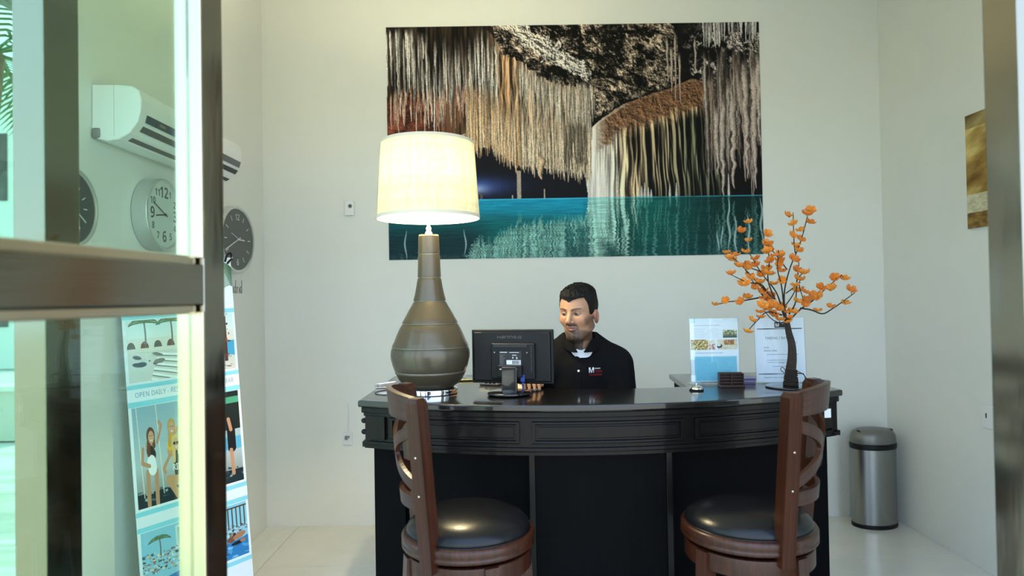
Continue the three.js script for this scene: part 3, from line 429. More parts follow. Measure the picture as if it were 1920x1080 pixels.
// ---------------------------------------------------------------- signs, bell, card holder and small things on the desk
function signHolder(name, label, x, z, w, h, tex, turn) {
  const g = thing(name, label, 'sign', [x, TOP, z], turn); g.rotation.y = turn;
  const tilt = (geo) => geo.rotateX(-.05);
  part('sheet', tilt(box(w - .006, h - .006, .0008, 0, h / 2 + .003, 0)), [M.whiteMatte, M.whiteMatte, M.whiteMatte, M.whiteMatte, print(tex, .5), M.whiteMatte], g);
  part('holder', [tilt(box(w, h, .0015, 0, h / 2 + .001, .0022)), tilt(box(w, h, .0015, 0, h / 2 + .001, -.0022))], M.clear, g);
  part('foot', [rbox(w, .003, .07, .001, 0, .0016, -.03)], M.clear, g);
  return g;
}
{
  const leaflet = canvas(700, 930, (c, W, H) => {
    const r = rng(14); c.fillStyle = '#e9eef4'; c.fillRect(0, 0, W, H); c.fillStyle = '#bfe2ea'; c.fillRect(0, 0, W, 60); c.fillStyle = '#e2edf3'; c.fillRect(80, 0, W, 60);
    c.fillStyle = '#8f9aa4'; for (let x = 60; x < 460; x += 14) c.fillRect(x, 96, 4 + r() * 8, 8);
    c.fillStyle = '#c3ccd6'; for (let y = 150; y < 290; y += 20) { c.fillRect(60, y, 120 + r() * 80, 4); c.fillRect(290, y, 100 + r() * 90, 4); } c.fillRect(265, 130, 3, 160);
    const food = (x, y, w, h, pal, n) => { c.save(); c.beginPath(); c.rect(x, y, w, h); c.clip(); c.fillStyle = pal[0]; c.fillRect(x, y, w, h); for (let i = 0; i < n; i++) { c.fillStyle = pal[Math.floor(r() * pal.length)]; c.beginPath(); c.ellipse(x + r() * w, y + r() * h, 3 + r() * 16, 3 + r() * 8, r() * 3, 0, 7); c.fill(); } c.restore(); };
    food(478, 170, 205, 112, ['#9aa06a', '#d8cfa0', '#6b7446', '#efe7cf', '#3f4527'], 120); c.fillStyle = '#4d5a4a'; c.fillRect(478, 240, 205, 40); food(478, 232, 205, 20, ['#77866a', '#56644e'], 30);
    food(4, 304, 250, 146, ['#b7a25c', '#ddc98a', '#7c8a3e', '#efe3b6', '#5c5a24', '#c97c3c'], 260); food(254, 304, 110, 60, ['#e6e4d8', '#d8c8a0', '#eee'], 30); food(254, 364, 110, 86, ['#dcd2c4', '#c05a44', '#e8e2d6', '#b64432'], 40);
    food(394, 304, 290, 146, ['#e0d4bc', '#efe9dc', '#cdb38c', '#ddd0b8'], 60); c.fillStyle = '#1d2420'; c.beginPath(); c.ellipse(426, 400, 40, 28, -.3, 0, 7); c.fill(); c.fillStyle = '#dfe3e0'; c.beginPath(); c.ellipse(420, 388, 26, 15, -.3, 0, 7); c.fill(); food(490, 312, 150, 70, ['#a8673a', '#c98a55', '#84502b', '#d9a878'], 70);
    c.fillStyle = '#5d6670'; for (let x = 70; x < 480; x += 13) c.fillRect(x, 492, 4 + r() * 8, 9);
    c.fillStyle = '#7fc6dc'; c.fillRect(50, 545, 620, 355); c.fillStyle = '#5fb2cd'; for (let y = 580; y < 880; y += 26) { c.fillRect(80, y, 180 + r() * 90, 5); c.fillRect(400, y, 120 + r() * 110, 5); } c.strokeStyle = '#a9dbe8'; c.lineWidth = 5; c.strokeRect(52, 547, 616, 351);
    c.fillStyle = '#93b8c4'; c.fillRect(0, 905, W, 25); c.fillStyle = '#b0604c'; c.fillRect(130, 910, 330, 9);
  });
  const rates = canvas(700, 930, (c, W, H) => {
    const r = rng(9); c.fillStyle = '#e8edf8'; c.fillRect(0, 0, W, H); c.fillStyle = '#0e0e10'; c.fillRect(282, 62, 150, 82);
    c.fillStyle = '#fff'; c.font = 'bold 66px sans-serif'; c.fillText('M', 292, 128); c.font = 'bold 18px sans-serif'; c.fillText('oment', 352, 92);
    const gr = c.createLinearGradient(30, 0, 670, 0); [['0', '#777'], ['.25', '#222'], ['.5', '#9a9aa4'], ['.8', '#111'], ['1', '#555']].forEach(([a, b]) => gr.addColorStop(+a, b)); c.fillStyle = gr; c.fillRect(30, 152, 640, 14); c.fillRect(30, 806, 640, 13);
    c.fillStyle = '#33353c'; c.font = '50px sans-serif'; c.fillText('TARIFAS / RATES', 142, 312); c.font = '33px sans-serif'; c.fillText('Suite', 118, 440); c.fillText('150', 520, 440); c.fillText('Master Suite', 118, 486); c.fillText('200', 520, 486);
    c.fillStyle = '#6d7078'; for (const [y, a, b] of [[360, 540, 590], [528, 160, 600], [610, 165, 580], [640, 165, 560], [700, 240, 560], [860, 105, 430]]) for (let x = a; x < b; x += 12) c.fillRect(x, y, 4 + r() * 7, 8);
    c.fillStyle = '#4b4e56'; c.font = '34px sans-serif'; c.fillText('17.50', 318, 668);
  });
  signHolder('menu_sign', 'clear stand with food photos and a pale blue block, behind the card holder', .906, -2.975, .218, .292, leaflet, R(-1));
  signHolder('rate_sign', 'clear stand with a white price sheet headed TARIFAS / RATES', 1.197, -2.975, .222, .29, rates, R(-2));
  const b = thing('service_bell', 'small chrome service bell in front of the food leaflet stand', 'bell', [.772, TOP, -2.80]);
  part('base', lathe([[0, 0], [.029, 0], [.03, .003], [.028, .006], [0, .007]], 36), M.black, b); part('dome', lathe([[.026, .007], [.026, .010], [.022, .016], [.012, .021], [.004, .022], [0, .022]], 36), M.chrome, b); part('plunger', lathe([[0, .022], [.003, .022], [.003, .027], [.0055, .028], [.0055, .031], [0, .032]], 20), M.chrome, b);
  const k = thing('card_holder', 'dark brown slotted wooden card holder in front of the leaflet stand', 'holder', [.945, TOP, -2.885], R(-3));
  const kw = std({ map: woodTex([38, 22, 16], [62, 38, 28], 3), roughness: .4 });
  part('base', rbox(.105, .012, .05, .003, 0, .006, 0), kw, k); part('back', rbox(.104, .056, .006, .002, 0, .034, -.02), kw, k);
  for (let i = 0; i < 4; i++) part('slat', [rbox(.1, .0075, .006, .002, 0, .0185 + i * .0125, .004 - i * .005)], kw, k);
  part('divider', [rbox(.005, .05, .03, .001, 0, .034, -.006), rbox(.004, .05, .03, .001, -.05, .034, -.006), rbox(.004, .05, .03, .001, .05, .034, -.006)], kw, k);
  const pl = thing('card_stack', 'low stack of purple cards between the two sign stands', 'cards', [1.045, TOP, -3.0]);
  for (let i = 0; i < 4; i++) part('card', rbox(.075, .0072, .05, .001, (i % 2) * .002, .004 + i * .0076, 0), std({ color: [0x6d6484, 0x8a84a0, 0x594f70, 0x9a97ad][i], roughness: .5 }), pl);
  // lamp end of the desk
  const ph = thing('mobile_phone', 'gold mobile phone lying between the lamp and the monitor', 'phone', [-.20, TOP, -3.28], R(8));
  part('body', rbox(.13, .009, .07, .004, 0, .0065, 0, 3), std({ color: lin(.42, .37, .18), metalness: .5, roughness: .35 }), ph); part('screen', rbox(.118, .0012, .06, .0005, 0, .0114, 0), M.blackGloss, ph); part('camera_bump', cyl(.006, .006, .003, 16).translate(-.045, .0015, .02), M.black, ph);
  const tb = thing('router', 'small white box with rounded ends behind the monitor foot', 'device', [-.09, TOP, -3.10], R(-24));
  part('body', [rbox(.1, .024, .075, .009, 0, .0155, 0, 4)], M.white, tb); part('base', rbox(.088, .006, .064, .002, 0, .0032, 0), M.grey, tb); part('port', [-.02, 0, .02].map((x) => box(.011, .008, .002, x + .012, .014, .0375)), M.black, tb);
  single('mouse_mat', slab([[.0, 2.90], [.128, 2.90], [.115, 3.14], [.0, 3.14]], TOP, TOP + .004, .001), std({ color: lin(.62, .60, .50), roughness: .8 }), 'pale mouse mat under the hand behind the monitor', 'mat');
  const sv = thing('stapler', 'small silver stapler at the left end of the desk', 'stapler', [-.565, TOP, -3.05], R(12));
  part('base', rbox(.1, .006, .032, .002, 0, .003, 0), M.steel, sv); part('arm', [rbox(.098, .012, .026, .005, -.002, .021, 0, 3).rotateZ(.06)], M.chrome, sv); part('hinge', rbox(.018, .02, .03, .003, -.042, .013, 0), M.steel, sv);
  single('cable', tube([[-.55, TOP + .002, -2.98], [-.585, TOP + .002, -2.9], [-.55, TOP + .002, -2.83], [-.48, TOP + .002, -2.82], [-.42, TOP + .002, -2.9]], .0018, 40), std({ color: 0x5c5c5a, roughness: .5 }), 'thin grey cable looping on the desk beside the lamp foot', 'cable');
}

// ---------------------------------------------------------------- bin and wall fittings
{
  const g = thing('waste_bin', 'brushed steel oval waste bin with grey lid in the right back corner', 'bin', [2.325, 0, -4.335], R(8)), S = (q) => q.scale(1, 1, .72);
  part('foot_band', S(lathe([[0, 0], [.146, 0], [.147, .004], [.147, .022], [.143, .026], [0, .026]], 72)), M.black, g);
  part('body', S(lathe([[.142, .024], [.1445, .03], [.1445, .497], [.142, .5]], 96)), M.steel, g);
  part('collar', S(lathe([[.14, .497], [.148, .497], [.15, .502], [.15, .525], [.147, .532], [.13, .532]], 72)), M.black, g);
  part('lid', S(lathe([[.144, .532], [.146, .545], [.146, .56], [.141, .583], [.128, .603], [.105, .616], [.06, .622], [0, .624]], 72)), std({ color: lin(.20, .195, .18), metalness: .6, roughness: .38 }), g);
  for (const s of [-1, 1]) part('hinge_slot', rbox(.006, .016, .03, .002, s * .115, .607, .02), M.black, g);
}
{
  const s = thing('wall_sensor', 'small white wall sensor with round lens to the left of the cave print', 'sensor', [-1.061, 2.115, ZB]);
  part('housing', rbox(.062, .1, .03, .006, 0, 0, .015, 3), M.white, s); part('lens', lathe([[0, .004], [.010, .003], [.014, 0]], 24).rotateX(PI / 2).translate(.008, .012, .03), std({ color: lin(.2, .2, .2), roughness: .25 }), s); part('pupil', new THREE.SphereGeometry(.006, 12, 8).translate(.008, .012, .031), M.black, s);
  const o = thing('wall_socket', 'white wall socket with a cord on the back wall, left of the desk', 'socket', [-1.095, .577, ZB]);
  part('plate', rbox(.062, .085, .012, .004, 0, 0, .006, 3), M.white, o); part('slot', box(.006, .016, .002, -.008, .012, .0125), M.black, o); part('slot', box(.006, .016, .002, .010, .012, .0125), M.black, o); part('plug', rbox(.02, .026, .016, .004, -.006, .008, .02), M.grey, o);
  part('cord', tube([[-.004, .02, .018], [.004, .1, .006], [.006, .2, .004], [.004, .235, .003]], .002, 20), M.white, o);
  const w = thing('wall_switch', 'white switch plate on the right wall beside the door post', 'switch', [XR, .827, -3.535], R(-90));
  part('plate', rbox(.1, .12, .012, .005, 0, 0, .006, 3), M.white, w); part('slot', rbox(.008, .026, .006, .002, -.012, .008, .011), M.black, w);
}

// ---------------------------------------------------------------- air conditioner
{
  const g = thing('air_conditioner', 'white split air conditioner with black display strip on the left wall', 'conditioner', [XL, 2.145, -2.652]);
  const along = (pts, z0, z1, b = 0) => prism(pts, z1 - z0, b, 3).translate(0, 0, -z1); // profile (out from the wall, up) run along the wall
  const pro = [[0, .03], [.012, .012], [.06, 0], [.105, .006], [.15, .032], [.182, .075], [.194, .12], [.196, .165], [.188, .2], [.16, .218], [.10, .224], [0, .226]];
  part('housing', along(pro, 0, 1.0, .006), std({ color: lin(.80, .82, .80), roughness: .35 }), g);
  part('pipe_cutout', rbox(.035, .042, .03, .01, .018, .032, .002 - .01), M.grey, g);
  const strip = (a, b, z0, z1, t = .004) => { const d = V(b[0] - a[0], b[1] - a[1], 0), n = V(d.y, -d.x, 0).normalize().multiplyScalar(t); return along([[a[0] - n.x, a[1] - n.y], [b[0] - n.x, b[1] - n.y], [b[0] + n.x, b[1] + n.y], [a[0] + n.x, a[1] + n.y]], z0, z1); };
  const disp = part('display_strip', strip([.185, .082], [.194, .112], .05, .985, .003), M.blackGloss, g);
  const tx = canvas(256, 64, (c, W, H) => { c.fillStyle = '#0a0a0a'; c.fillRect(0, 0, W, H); c.fillStyle = '#c9cdcc'; c.font = 'italic 46px sans-serif'; c.fillText('Midea', 60, 48); });
  part('brand_plate', new THREE.BoxGeometry(.001, .022, .09).rotateZ(-.29).translate(.1945, .097, -.17), [print(tx, .4), M.black, M.black, M.black, M.black, M.black], g);
  part('louvre', strip([.163, .047], [.178, .067], .05, .985, .003), std({ color: lin(.03, .03, .03), roughness: .5 }), g);
  part('louvre', strip([.115, .0125], [.133, .022], .05, .985, .003), std({ color: lin(.05, .05, .05), roughness: .5 }), g);
  part('side_seam', along([[.088, .02], [.0895, .02], [.0895, .222], [.088, .222]], -.0006, .004), std({ color: lin(.5, .52, .5), roughness: .6 }), g);
}

// ---------------------------------------------------------------- clocks on the left wall
function dialTex(bg, ink, draw) { return canvas(512, 512, (c, W) => { c.fillStyle = bg; c.fillRect(0, 0, W, W); c.translate(256, 256); c.strokeStyle = c.fillStyle = ink; draw(c); }); }
function clock(label, y, z, r, depth, face, rimMat, hands, turn, handMat) {
  const g = thing('wall_clock', label, 'clock', [XL + .002, y, z], R(90) + turn, 'clocks on the left wall');
  part('case', lathe([[0, 0], [r * .98, 0], [r, .004], [r, depth - .004], [r - .003, depth], [r - .012, depth], [r - .016, depth - .008], [0, depth - .008]], 72).rotateX(PI / 2), rimMat, g);
  part('dial', new THREE.CircleGeometry(r - .014, 64).translate(0, 0, depth - .0072), print(face, .5), g);
  hands.forEach(([a, l, w, name], i) => part(name, [rbox(w, l * 1.18, .0016, .0006, 0, l * .41, 0)].map((q) => q.rotateZ(-R(a)).translate(0, 0, depth - .003 + i * .002)), handMat, g));
  part('hub', cyl(.006, .006, .006, 16).rotateX(PI / 2).translate(0, 0, depth), handMat, g);
  return g;
}
{
  const ticks = (c, R0, n, l, w) => { for (let i = 0; i < n; i++) { c.save(); c.rotate(i * 2 * PI / n); c.fillRect(-w / 2, -R0, w, l); c.restore(); } };
  const small = (c, R0, n) => { c.globalAlpha = .55; c.font = '13px sans-serif'; c.textAlign = 'center'; for (let i = 0; i < n; i++) { c.save(); c.rotate(i * 2 * PI / n); c.fillText(i % 5 ? '' : '', 0, -R0); c.fillRect(-1, -R0, 2, 9); c.restore(); } c.globalAlpha = 1; };
  const grey = dialTex('#5b5e5a', '#e4e8e2', (c) => { small(c, 246, 60); for (let i = 0; i < 12; i++) if (i !== 0 && i !== 6) { c.save(); c.rotate(i * PI / 6); c.fillRect(-3, -214, 6, 46); c.restore(); } c.font = '66px sans-serif'; c.textAlign = 'center'; c.fillText('12', 0, -162); c.fillText('6', 0, 212); });
  const dark = dialTex('#262d31', '#dfe8e4', (c) => { small(c, 190, 60); small(c, 244, 60); for (let i = 0; i < 12; i++) { c.save(); c.rotate(i * PI / 6); c.fillRect(-4, -168, 8, 44); c.restore(); } });
  const big = dialTex('#c6d2cc', '#1d2120', (c) => { c.textAlign = 'center'; c.textBaseline = 'middle'; for (let i = 1; i <= 12; i++) { const a = i * PI / 6, b = [3, 6, 9, 12].includes(i); c.font = `bold ${b ? 120 : 74}px sans-serif`; c.fillText(String(i), Math.sin(a) * (b ? 172 : 190), -Math.cos(a) * (b ? 172 : 190)); } });
  const rim = std({ color: lin(.62, .64, .62), metalness: .7, roughness: .28 }), silver = std({ color: lin(.7, .72, .7), roughness: .35, metalness: .4 }), dk = std({ color: lin(.02, .02, .02), roughness: .5 });
  clock('dark grey wall clock with numerals 12 and 6, beside the door frame', 1.868, -3.965, .196, .05, grey, rim, [[245, .165, .006, 'minute_hand'], [92, .07, .007, 'hour_hand'], [290, .09, .003, 'second_hand']], R(-6), silver);
  clock('silver wall clock with large black numerals, seen through the glass door', 1.905, -3.08, .164, .07, big, rim, [[262, .08, .006, 'hour_hand'], [294, .11, .006, 'minute_hand']], 0, dk);
  clock('black wall clock half hidden behind the dark post', 1.862, -2.485, .15, .035, dark, rim, [[125, .09, .006, 'minute_hand'], [300, .06, .006, 'hour_hand']], 0, silver);
}
{ // thin hand-drawn lettering under the grey clock
  const g = thing('wall_lettering', 'thin dark hand lettering on the wall below the grey clock', 'lettering', [XL + .002, 1.553, -4.02], R(90)), ink = std({ color: lin(.13, .13, .12), roughness: .6 });
  const o = (x) => [[x + .016, .034], [x + .008, .040], [x + .001, .030], [x, .014], [x + .006, .001], [x + .014, .006], [x + .017, .02]];
  const glyphs = [['m', [[[0, 0], [0, .075]], [[0, .075], [.014, .03], [.028, .075]], [[.028, .075], [.028, 0]]]], ['a', [o(.040), [[.057, .038], [.057, .0]]]], ['d', [o(.070), [[.088, .078], [.088, 0]]]], ['r', [[[.104, .038], [.104, 0]], [[.104, .026], [.110, .037], [.118, .036]]]], ['i', [[[.130, .036], [.130, 0]], [[.130, .054], [.1302, .051]]]], ['d', [o(.142), [[.160, .078], [.160, 0]]]]];
  for (const [, strokes] of glyphs) part('letter', strokes.map((s) => tube(s.map(([x, y]) => [x * 1.25 - .1, y, 0]), .0017, 14, 5)), ink, g);
}

// ---------------------------------------------------------------- roll-up banner
{
  const W = .50, Hb = 1.69, g = thing('banner', 'tall leaning banner with pool and beach photos behind the glass door', 'banner', [-1.37, 0, -2.996]);
  const tex = canvas(600, 2028, (c, Wd, H) => {
    const r = rng(31), px = H / 1.69; c.fillStyle = '#eaf1f6'; c.fillRect(0, 0, Wd, H);
    const Y = (m) => (1.69 - m) * px, cy = (m, h = .022) => { c.fillStyle = '#8fd8e6'; c.fillRect(0, Y(m), Wd, h * px); };
    // palm leaf at the top
    c.strokeStyle = '#2f5b3c'; for (let k = 0; k < 2; k++) for (let i = 0; i < 60; i++) { const t = i / 60, x = Wd - 40 - k * 330 + (t - .5) * 60, y = 20 + t * 140; c.lineWidth = 3; c.strokeStyle = ['#2f5b3c', '#477a55', '#8bb59a', '#1d3d29'][i % 4]; c.beginPath(); c.moveTo(x, y); c.quadraticCurveTo(x + (i % 2 ? 70 : -70), y + 10, x + (i % 2 ? 110 : -110) * (1 - t * .4), y + 90); c.stroke(); }
    const pic = (m0, m1, f) => { const x0 = 14, w = Wd - 28, y0 = Y(m1), h = (m1 - m0) * px; c.save(); c.translate(x0, y0); c.beginPath(); c.rect(0, 0, w, h); c.clip(); f(w, h); c.restore(); };
    const blobs = (n, x, y, w, h, pal, s0, s1) => { for (let i = 0; i < n; i++) { c.fillStyle = pal[Math.floor(r() * pal.length)]; c.beginPath(); c.ellipse(x + r() * w, y + r() * h, s0 + r() * s1, (s0 + r() * s1) * .45, r() * .6 - .3, 0, 7); c.fill(); } };
    const palm = (x, y, s) => { c.strokeStyle = '#6e6a55'; c.lineWidth = s * .06; c.beginPath(); c.moveTo(x, y); c.quadraticCurveTo(x + s * .05, y - s * .5, x, y - s); c.stroke(); for (let i = 0; i < 11; i++) { const a = -PI + i * PI / 10; c.strokeStyle = i % 2 ? '#6f8a5d' : '#4d6a45'; c.lineWidth = s * .05; c.beginPath(); c.moveTo(x, y - s); c.quadraticCurveTo(x + Math.cos(a) * s * .4, y - s + Math.sin(a) * s * .35, x + Math.cos(a) * s * .6, y - s + Math.sin(a) * s * .18 + s * .12); c.stroke(); } };
    cy(1.452, .02);
    pic(1.17, 1.428, (w, h) => { // sun beds by the pool
      const s = c.createLinearGradient(0, 0, 0, h); s.addColorStop(0, '#cfe9ec'); s.addColorStop(.5, '#eef2e6'); c.fillStyle = s; c.fillRect(0, 0, w, h); c.fillStyle = '#e4e2d6'; c.fillRect(0, h * .3, w, h * .22); for (let i = 0; i < 7; i++) { c.fillStyle = i % 2 ? '#6b3f33' : '#54544a'; c.beginPath(); c.ellipse(20 + i * 66, h * .46, 20, 34, 0, PI, 0); c.fill(); } palm(90, h * .46, 130); palm(225, h * .46, 128); palm(330, h * .5, 90);
      c.fillStyle = '#d8d8cf'; c.fillRect(0, h * .52, w, h); c.fillStyle = '#49a8cf'; c.beginPath(); c.moveTo(w, h * .48); c.lineTo(w * .42, h * .56); c.lineTo(w, h * .76); c.fill();
      for (let i = 0; i < 7; i++) { c.fillStyle = '#f6f8f6'; c.save(); c.translate(150 - i * 8, h * .55 + i * 25); c.rotate(.16 + i * .03); c.fillRect(0, 0, 120 + i * 18, 12); c.fillStyle = '#4d5a60'; c.fillRect(0, 13, 120 + i * 18, 4); c.restore(); } blobs(14, 0, h * .55, 160, h * .2, ['#7d7d72', '#c9c5b6', '#3d3a36'], 4, 26); c.fillStyle = '#54352a'; c.fillRect(w - 62, h * .05, 20, h * .8); blobs(30, w - 80, 0, 60, h, ['#54352a', '#8a4b36', '#2f2220'], 3, 12);
    });
    cy(1.16, .018); c.fillStyle = '#7d97a6'; c.font = '34px sans-serif'; c.textAlign = 'center'; c.fillText('OPEN DAILY - RESTAURANT SERVICE - BAR', Wd / 2, Y(1.115) + 10, Wd - 70); cy(1.09, .022);
    pic(.645, 1.066, (w, h) => { // three women on swings
      const s = c.createLinearGradient(0, 0, 0, h); s.addColorStop(0, '#93b3c2'); s.addColorStop(.6, '#b4c4c8'); s.addColorStop(1, '#8c8a80'); c.fillStyle = s; c.fillRect(0, 0, w, h); c.fillStyle = '#1d2a30'; c.fillRect(0, h * .86, w, h * .14); blobs(60, 0, h * .82, w, h * .12, ['#2d4650', '#50707a', '#16191b', '#9fb2ae'], 4, 16);
      c.fillStyle = '#16211d'; c.fillRect(w * .80, 0, w * .2, h * .42); c.fillStyle = '#4d9d7d'; c.fillRect(w * .72, h * .06, w * .28, h * .07); c.fillStyle = '#5fb0d2'; c.fillRect(w * .78, h * .5, w * .22, h * .14);
      const skin = '#c48f6c', limb = (w0, col, ...p) => { c.strokeStyle = col; c.lineWidth = w0 * .8; c.lineCap = 'round'; c.lineJoin = 'round'; c.beginPath(); p.forEach(([x, y], i) => i ? c.lineTo(x * w, y * h) : c.moveTo(x * w, y * h)); c.stroke(); };
      c.save(); c.scale(.60, 1); for (const x of [.08, .36, .70]) limb(8, '#e6dfcc', [x - .02, 0], [x + .02, .9]);
      const head = (x, y, hair) => { limb(34, hair, [x - .03, y + .02], [x - .04, y + .17]); limb(30, hair, [x + .035, y + .02], [x + .04, y + .1]); c.fillStyle = hair; c.beginPath(); c.ellipse(x * w, y * h - 6, 34, 42, 0, 0, 7); c.fill(); c.fillStyle = '#d3a284'; c.beginPath(); c.ellipse(x * w + 3, y * h + 4, 24, 33, 0, 0, 7); c.fill(); c.fillStyle = '#f4f1ea'; c.fillRect(x * w - 6, y * h + 17, 18, 5); c.fillStyle = '#3a2a22'; c.fillRect(x * w - 10, y * h - 6, 8, 4); c.fillRect(x * w + 9, y * h - 6, 8, 4); };
      limb(40, skin, [.17, .66], [.16, .98]); limb(40, skin, [.29, .66], [.28, .98]); limb(82, skin, [.22, .40], [.24, .52]); limb(70, '#2a2522', [.22, .45], [.25, .49]); limb(86, '#e9eef0', [.23, .56], [.24, .63]); limb(26, skin, [.12, .42], [.10, .56], [.2, .6]); limb(24, skin, [.33, .38], [.40, .22], [.37, .18]); head(.24, .31, '#6a4430');
      limb(74, '#c9986f', [.54, .36], [.52, .50]); limb(70, '#edb82c', [.53, .39], [.52, .44]); limb(24, '#c9986f', [.60, .33], [.70, .2], [.68, .12]); head(.55, .26, '#c49a5a');
      limb(84, '#17181c', [.60, .54], [.62, .76]); limb(54, '#c9986f', [.62, .80], [.46, .78], [.60, .97]); limb(50, '#c9986f', [.72, .78], [.82, .74]); limb(26, skin, [.50, .54], [.40, .66], [.42, .7]); limb(30, skin, [.72, .52], [.76, .68]); head(.60, .43, '#d8bd84'); c.fillStyle = '#15171a'; c.fillRect(w * .60 - 22, h * .43 - 8, 20, 14); c.fillRect(w * .60 + 4, h * .43 - 8, 20, 14);
      c.fillStyle = '#e8e8e6'; c.font = 'bold 46px sans-serif'; c.fillText('RIDE', w * .62, h * .70); c.restore(); limb(60, '#141517', [.9, .35], [.9, .62]); limb(24, skin, [.88, .3], [.9, .42]); limb(26, skin, [.89, .64], [.9, .9]);
    });
    cy(.634, .02); c.fillStyle = '#8fa6b2'; c.font = '40px sans-serif'; c.fillText('DOORS', Wd / 2, Y(.592) + 12, Wd); cy(.568, .02);
    pic(.30, .545, (w, h) => { // pool party
      c.fillStyle = '#8fc9dc'; c.fillRect(0, 0, w, h); c.fillStyle = '#c8dcdc'; c.fillRect(w * .3, h * .04, w * .28, h * .4); c.fillStyle = '#7fb5b4'; for (let i = 0; i < 4; i++) c.fillRect(w * (.32 + i * .06), h * .08, 12, h * .3); palm(90, h * .5, 95); palm(270, h * .5, 90); palm(340, h * .46, 90); blobs(380, 0, h * .38, w, h * .36, ['#e3d6ba', '#8d7a62', '#3b332e', '#f3eee0', '#b65f43', '#5b86a6', '#4a3b31', '#c9a484'], 2, 9); c.fillStyle = '#4d3f34'; for (let i = 0; i < 5; i++) c.fillRect(w * .80 + i * 24, h * .05, 7, h * .4); c.fillRect(w * .78, h * .05, w * .22, 8);
      c.fillStyle = '#2d7dba'; c.beginPath(); c.moveTo(0, h * .92); c.lineTo(w, h * .64); c.lineTo(w, h); c.lineTo(0, h); c.fill(); blobs(30, w * .4, h * .75, w * .6, h * .25, ['#4f9fd2', '#1f64a0', '#79bfe2'], 3, 20); blobs(7, w * .78, h * .5, w * .2, h * .34, ['#b07a58', '#7a4d36', '#15191c'], 14, 26);
    });
    cy(.288, .02);
  });
  const sheet = part('sheet', box(W, Hb, .004, 0, Hb / 2, 0), [M.white, M.white, M.white, M.white, print(tex, .5), M.white], g);
  part('hook', [tube([[W / 2 - .03, Hb - .02, .004], [W / 2 - .02, Hb + .012, .012], [W / 2, Hb + .02, .008], [W / 2 + .005, Hb + .004, .002]], .005, 16), tube([[W / 2 - .02, Hb - .03, .004], [W / 2 - .004, Hb - .012, .008], [W / 2 + .008, Hb - .01, .002]], .005, 10)], M.black, g);
  part('hook', [tube([[-W / 2 + .03, Hb - .02, .004], [-W / 2 + .02, Hb + .012, .012], [-W / 2, Hb + .02, .008]], .005, 16)], M.black, g);
  part('foot', rbox(W * .8, .012, .16, .004, 0, .006, -.06), M.black, g); part('pole', [cyl(.007, .007, Hb - .02, 12).translate(0, Hb / 2, -.012)], M.black, g);
  g.position.set(-1.37, .012, -2.996); g.rotation.set(R(-2.2), R(53.1), R(2.5), 'YXZ');
}

// ---------------------------------------------------------------- the man behind the desk
// distance fields joined by a smooth minimum and meshed on a grid (surface nets)
const smin = (a, b, k) => { const h = Math.max(k - Math.abs(a - b), 0) / k; return Math.min(a, b) - h * h * k * .25; }, smax = (a, b, k) => -smin(-a, -b, k);
const cap = (p, a, b, ra, rb) => { const bx = b[0] - a[0], by = b[1] - a[1], bz = b[2] - a[2], x = p[0] - a[0], y = p[1] - a[1], z = p[2] - a[2], h = clamp((x * bx + y * by + z * bz) / (bx * bx + by * by + bz * bz), 0, 1); return Math.hypot(x - bx * h, y - by * h, z - bz * h) - lerp(ra, rb, h); };
const ell = (p, c, r) => { const x = (p[0] - c[0]) / r[0], y = (p[1] - c[1]) / r[1], z = (p[2] - c[2]) / r[2], k0 = Math.hypot(x, y, z), k1 = Math.hypot(x / r[0], y / r[1], z / r[2]); return k1 ? k0 * (k0 - 1) / k1 : -Math.min(...r); };
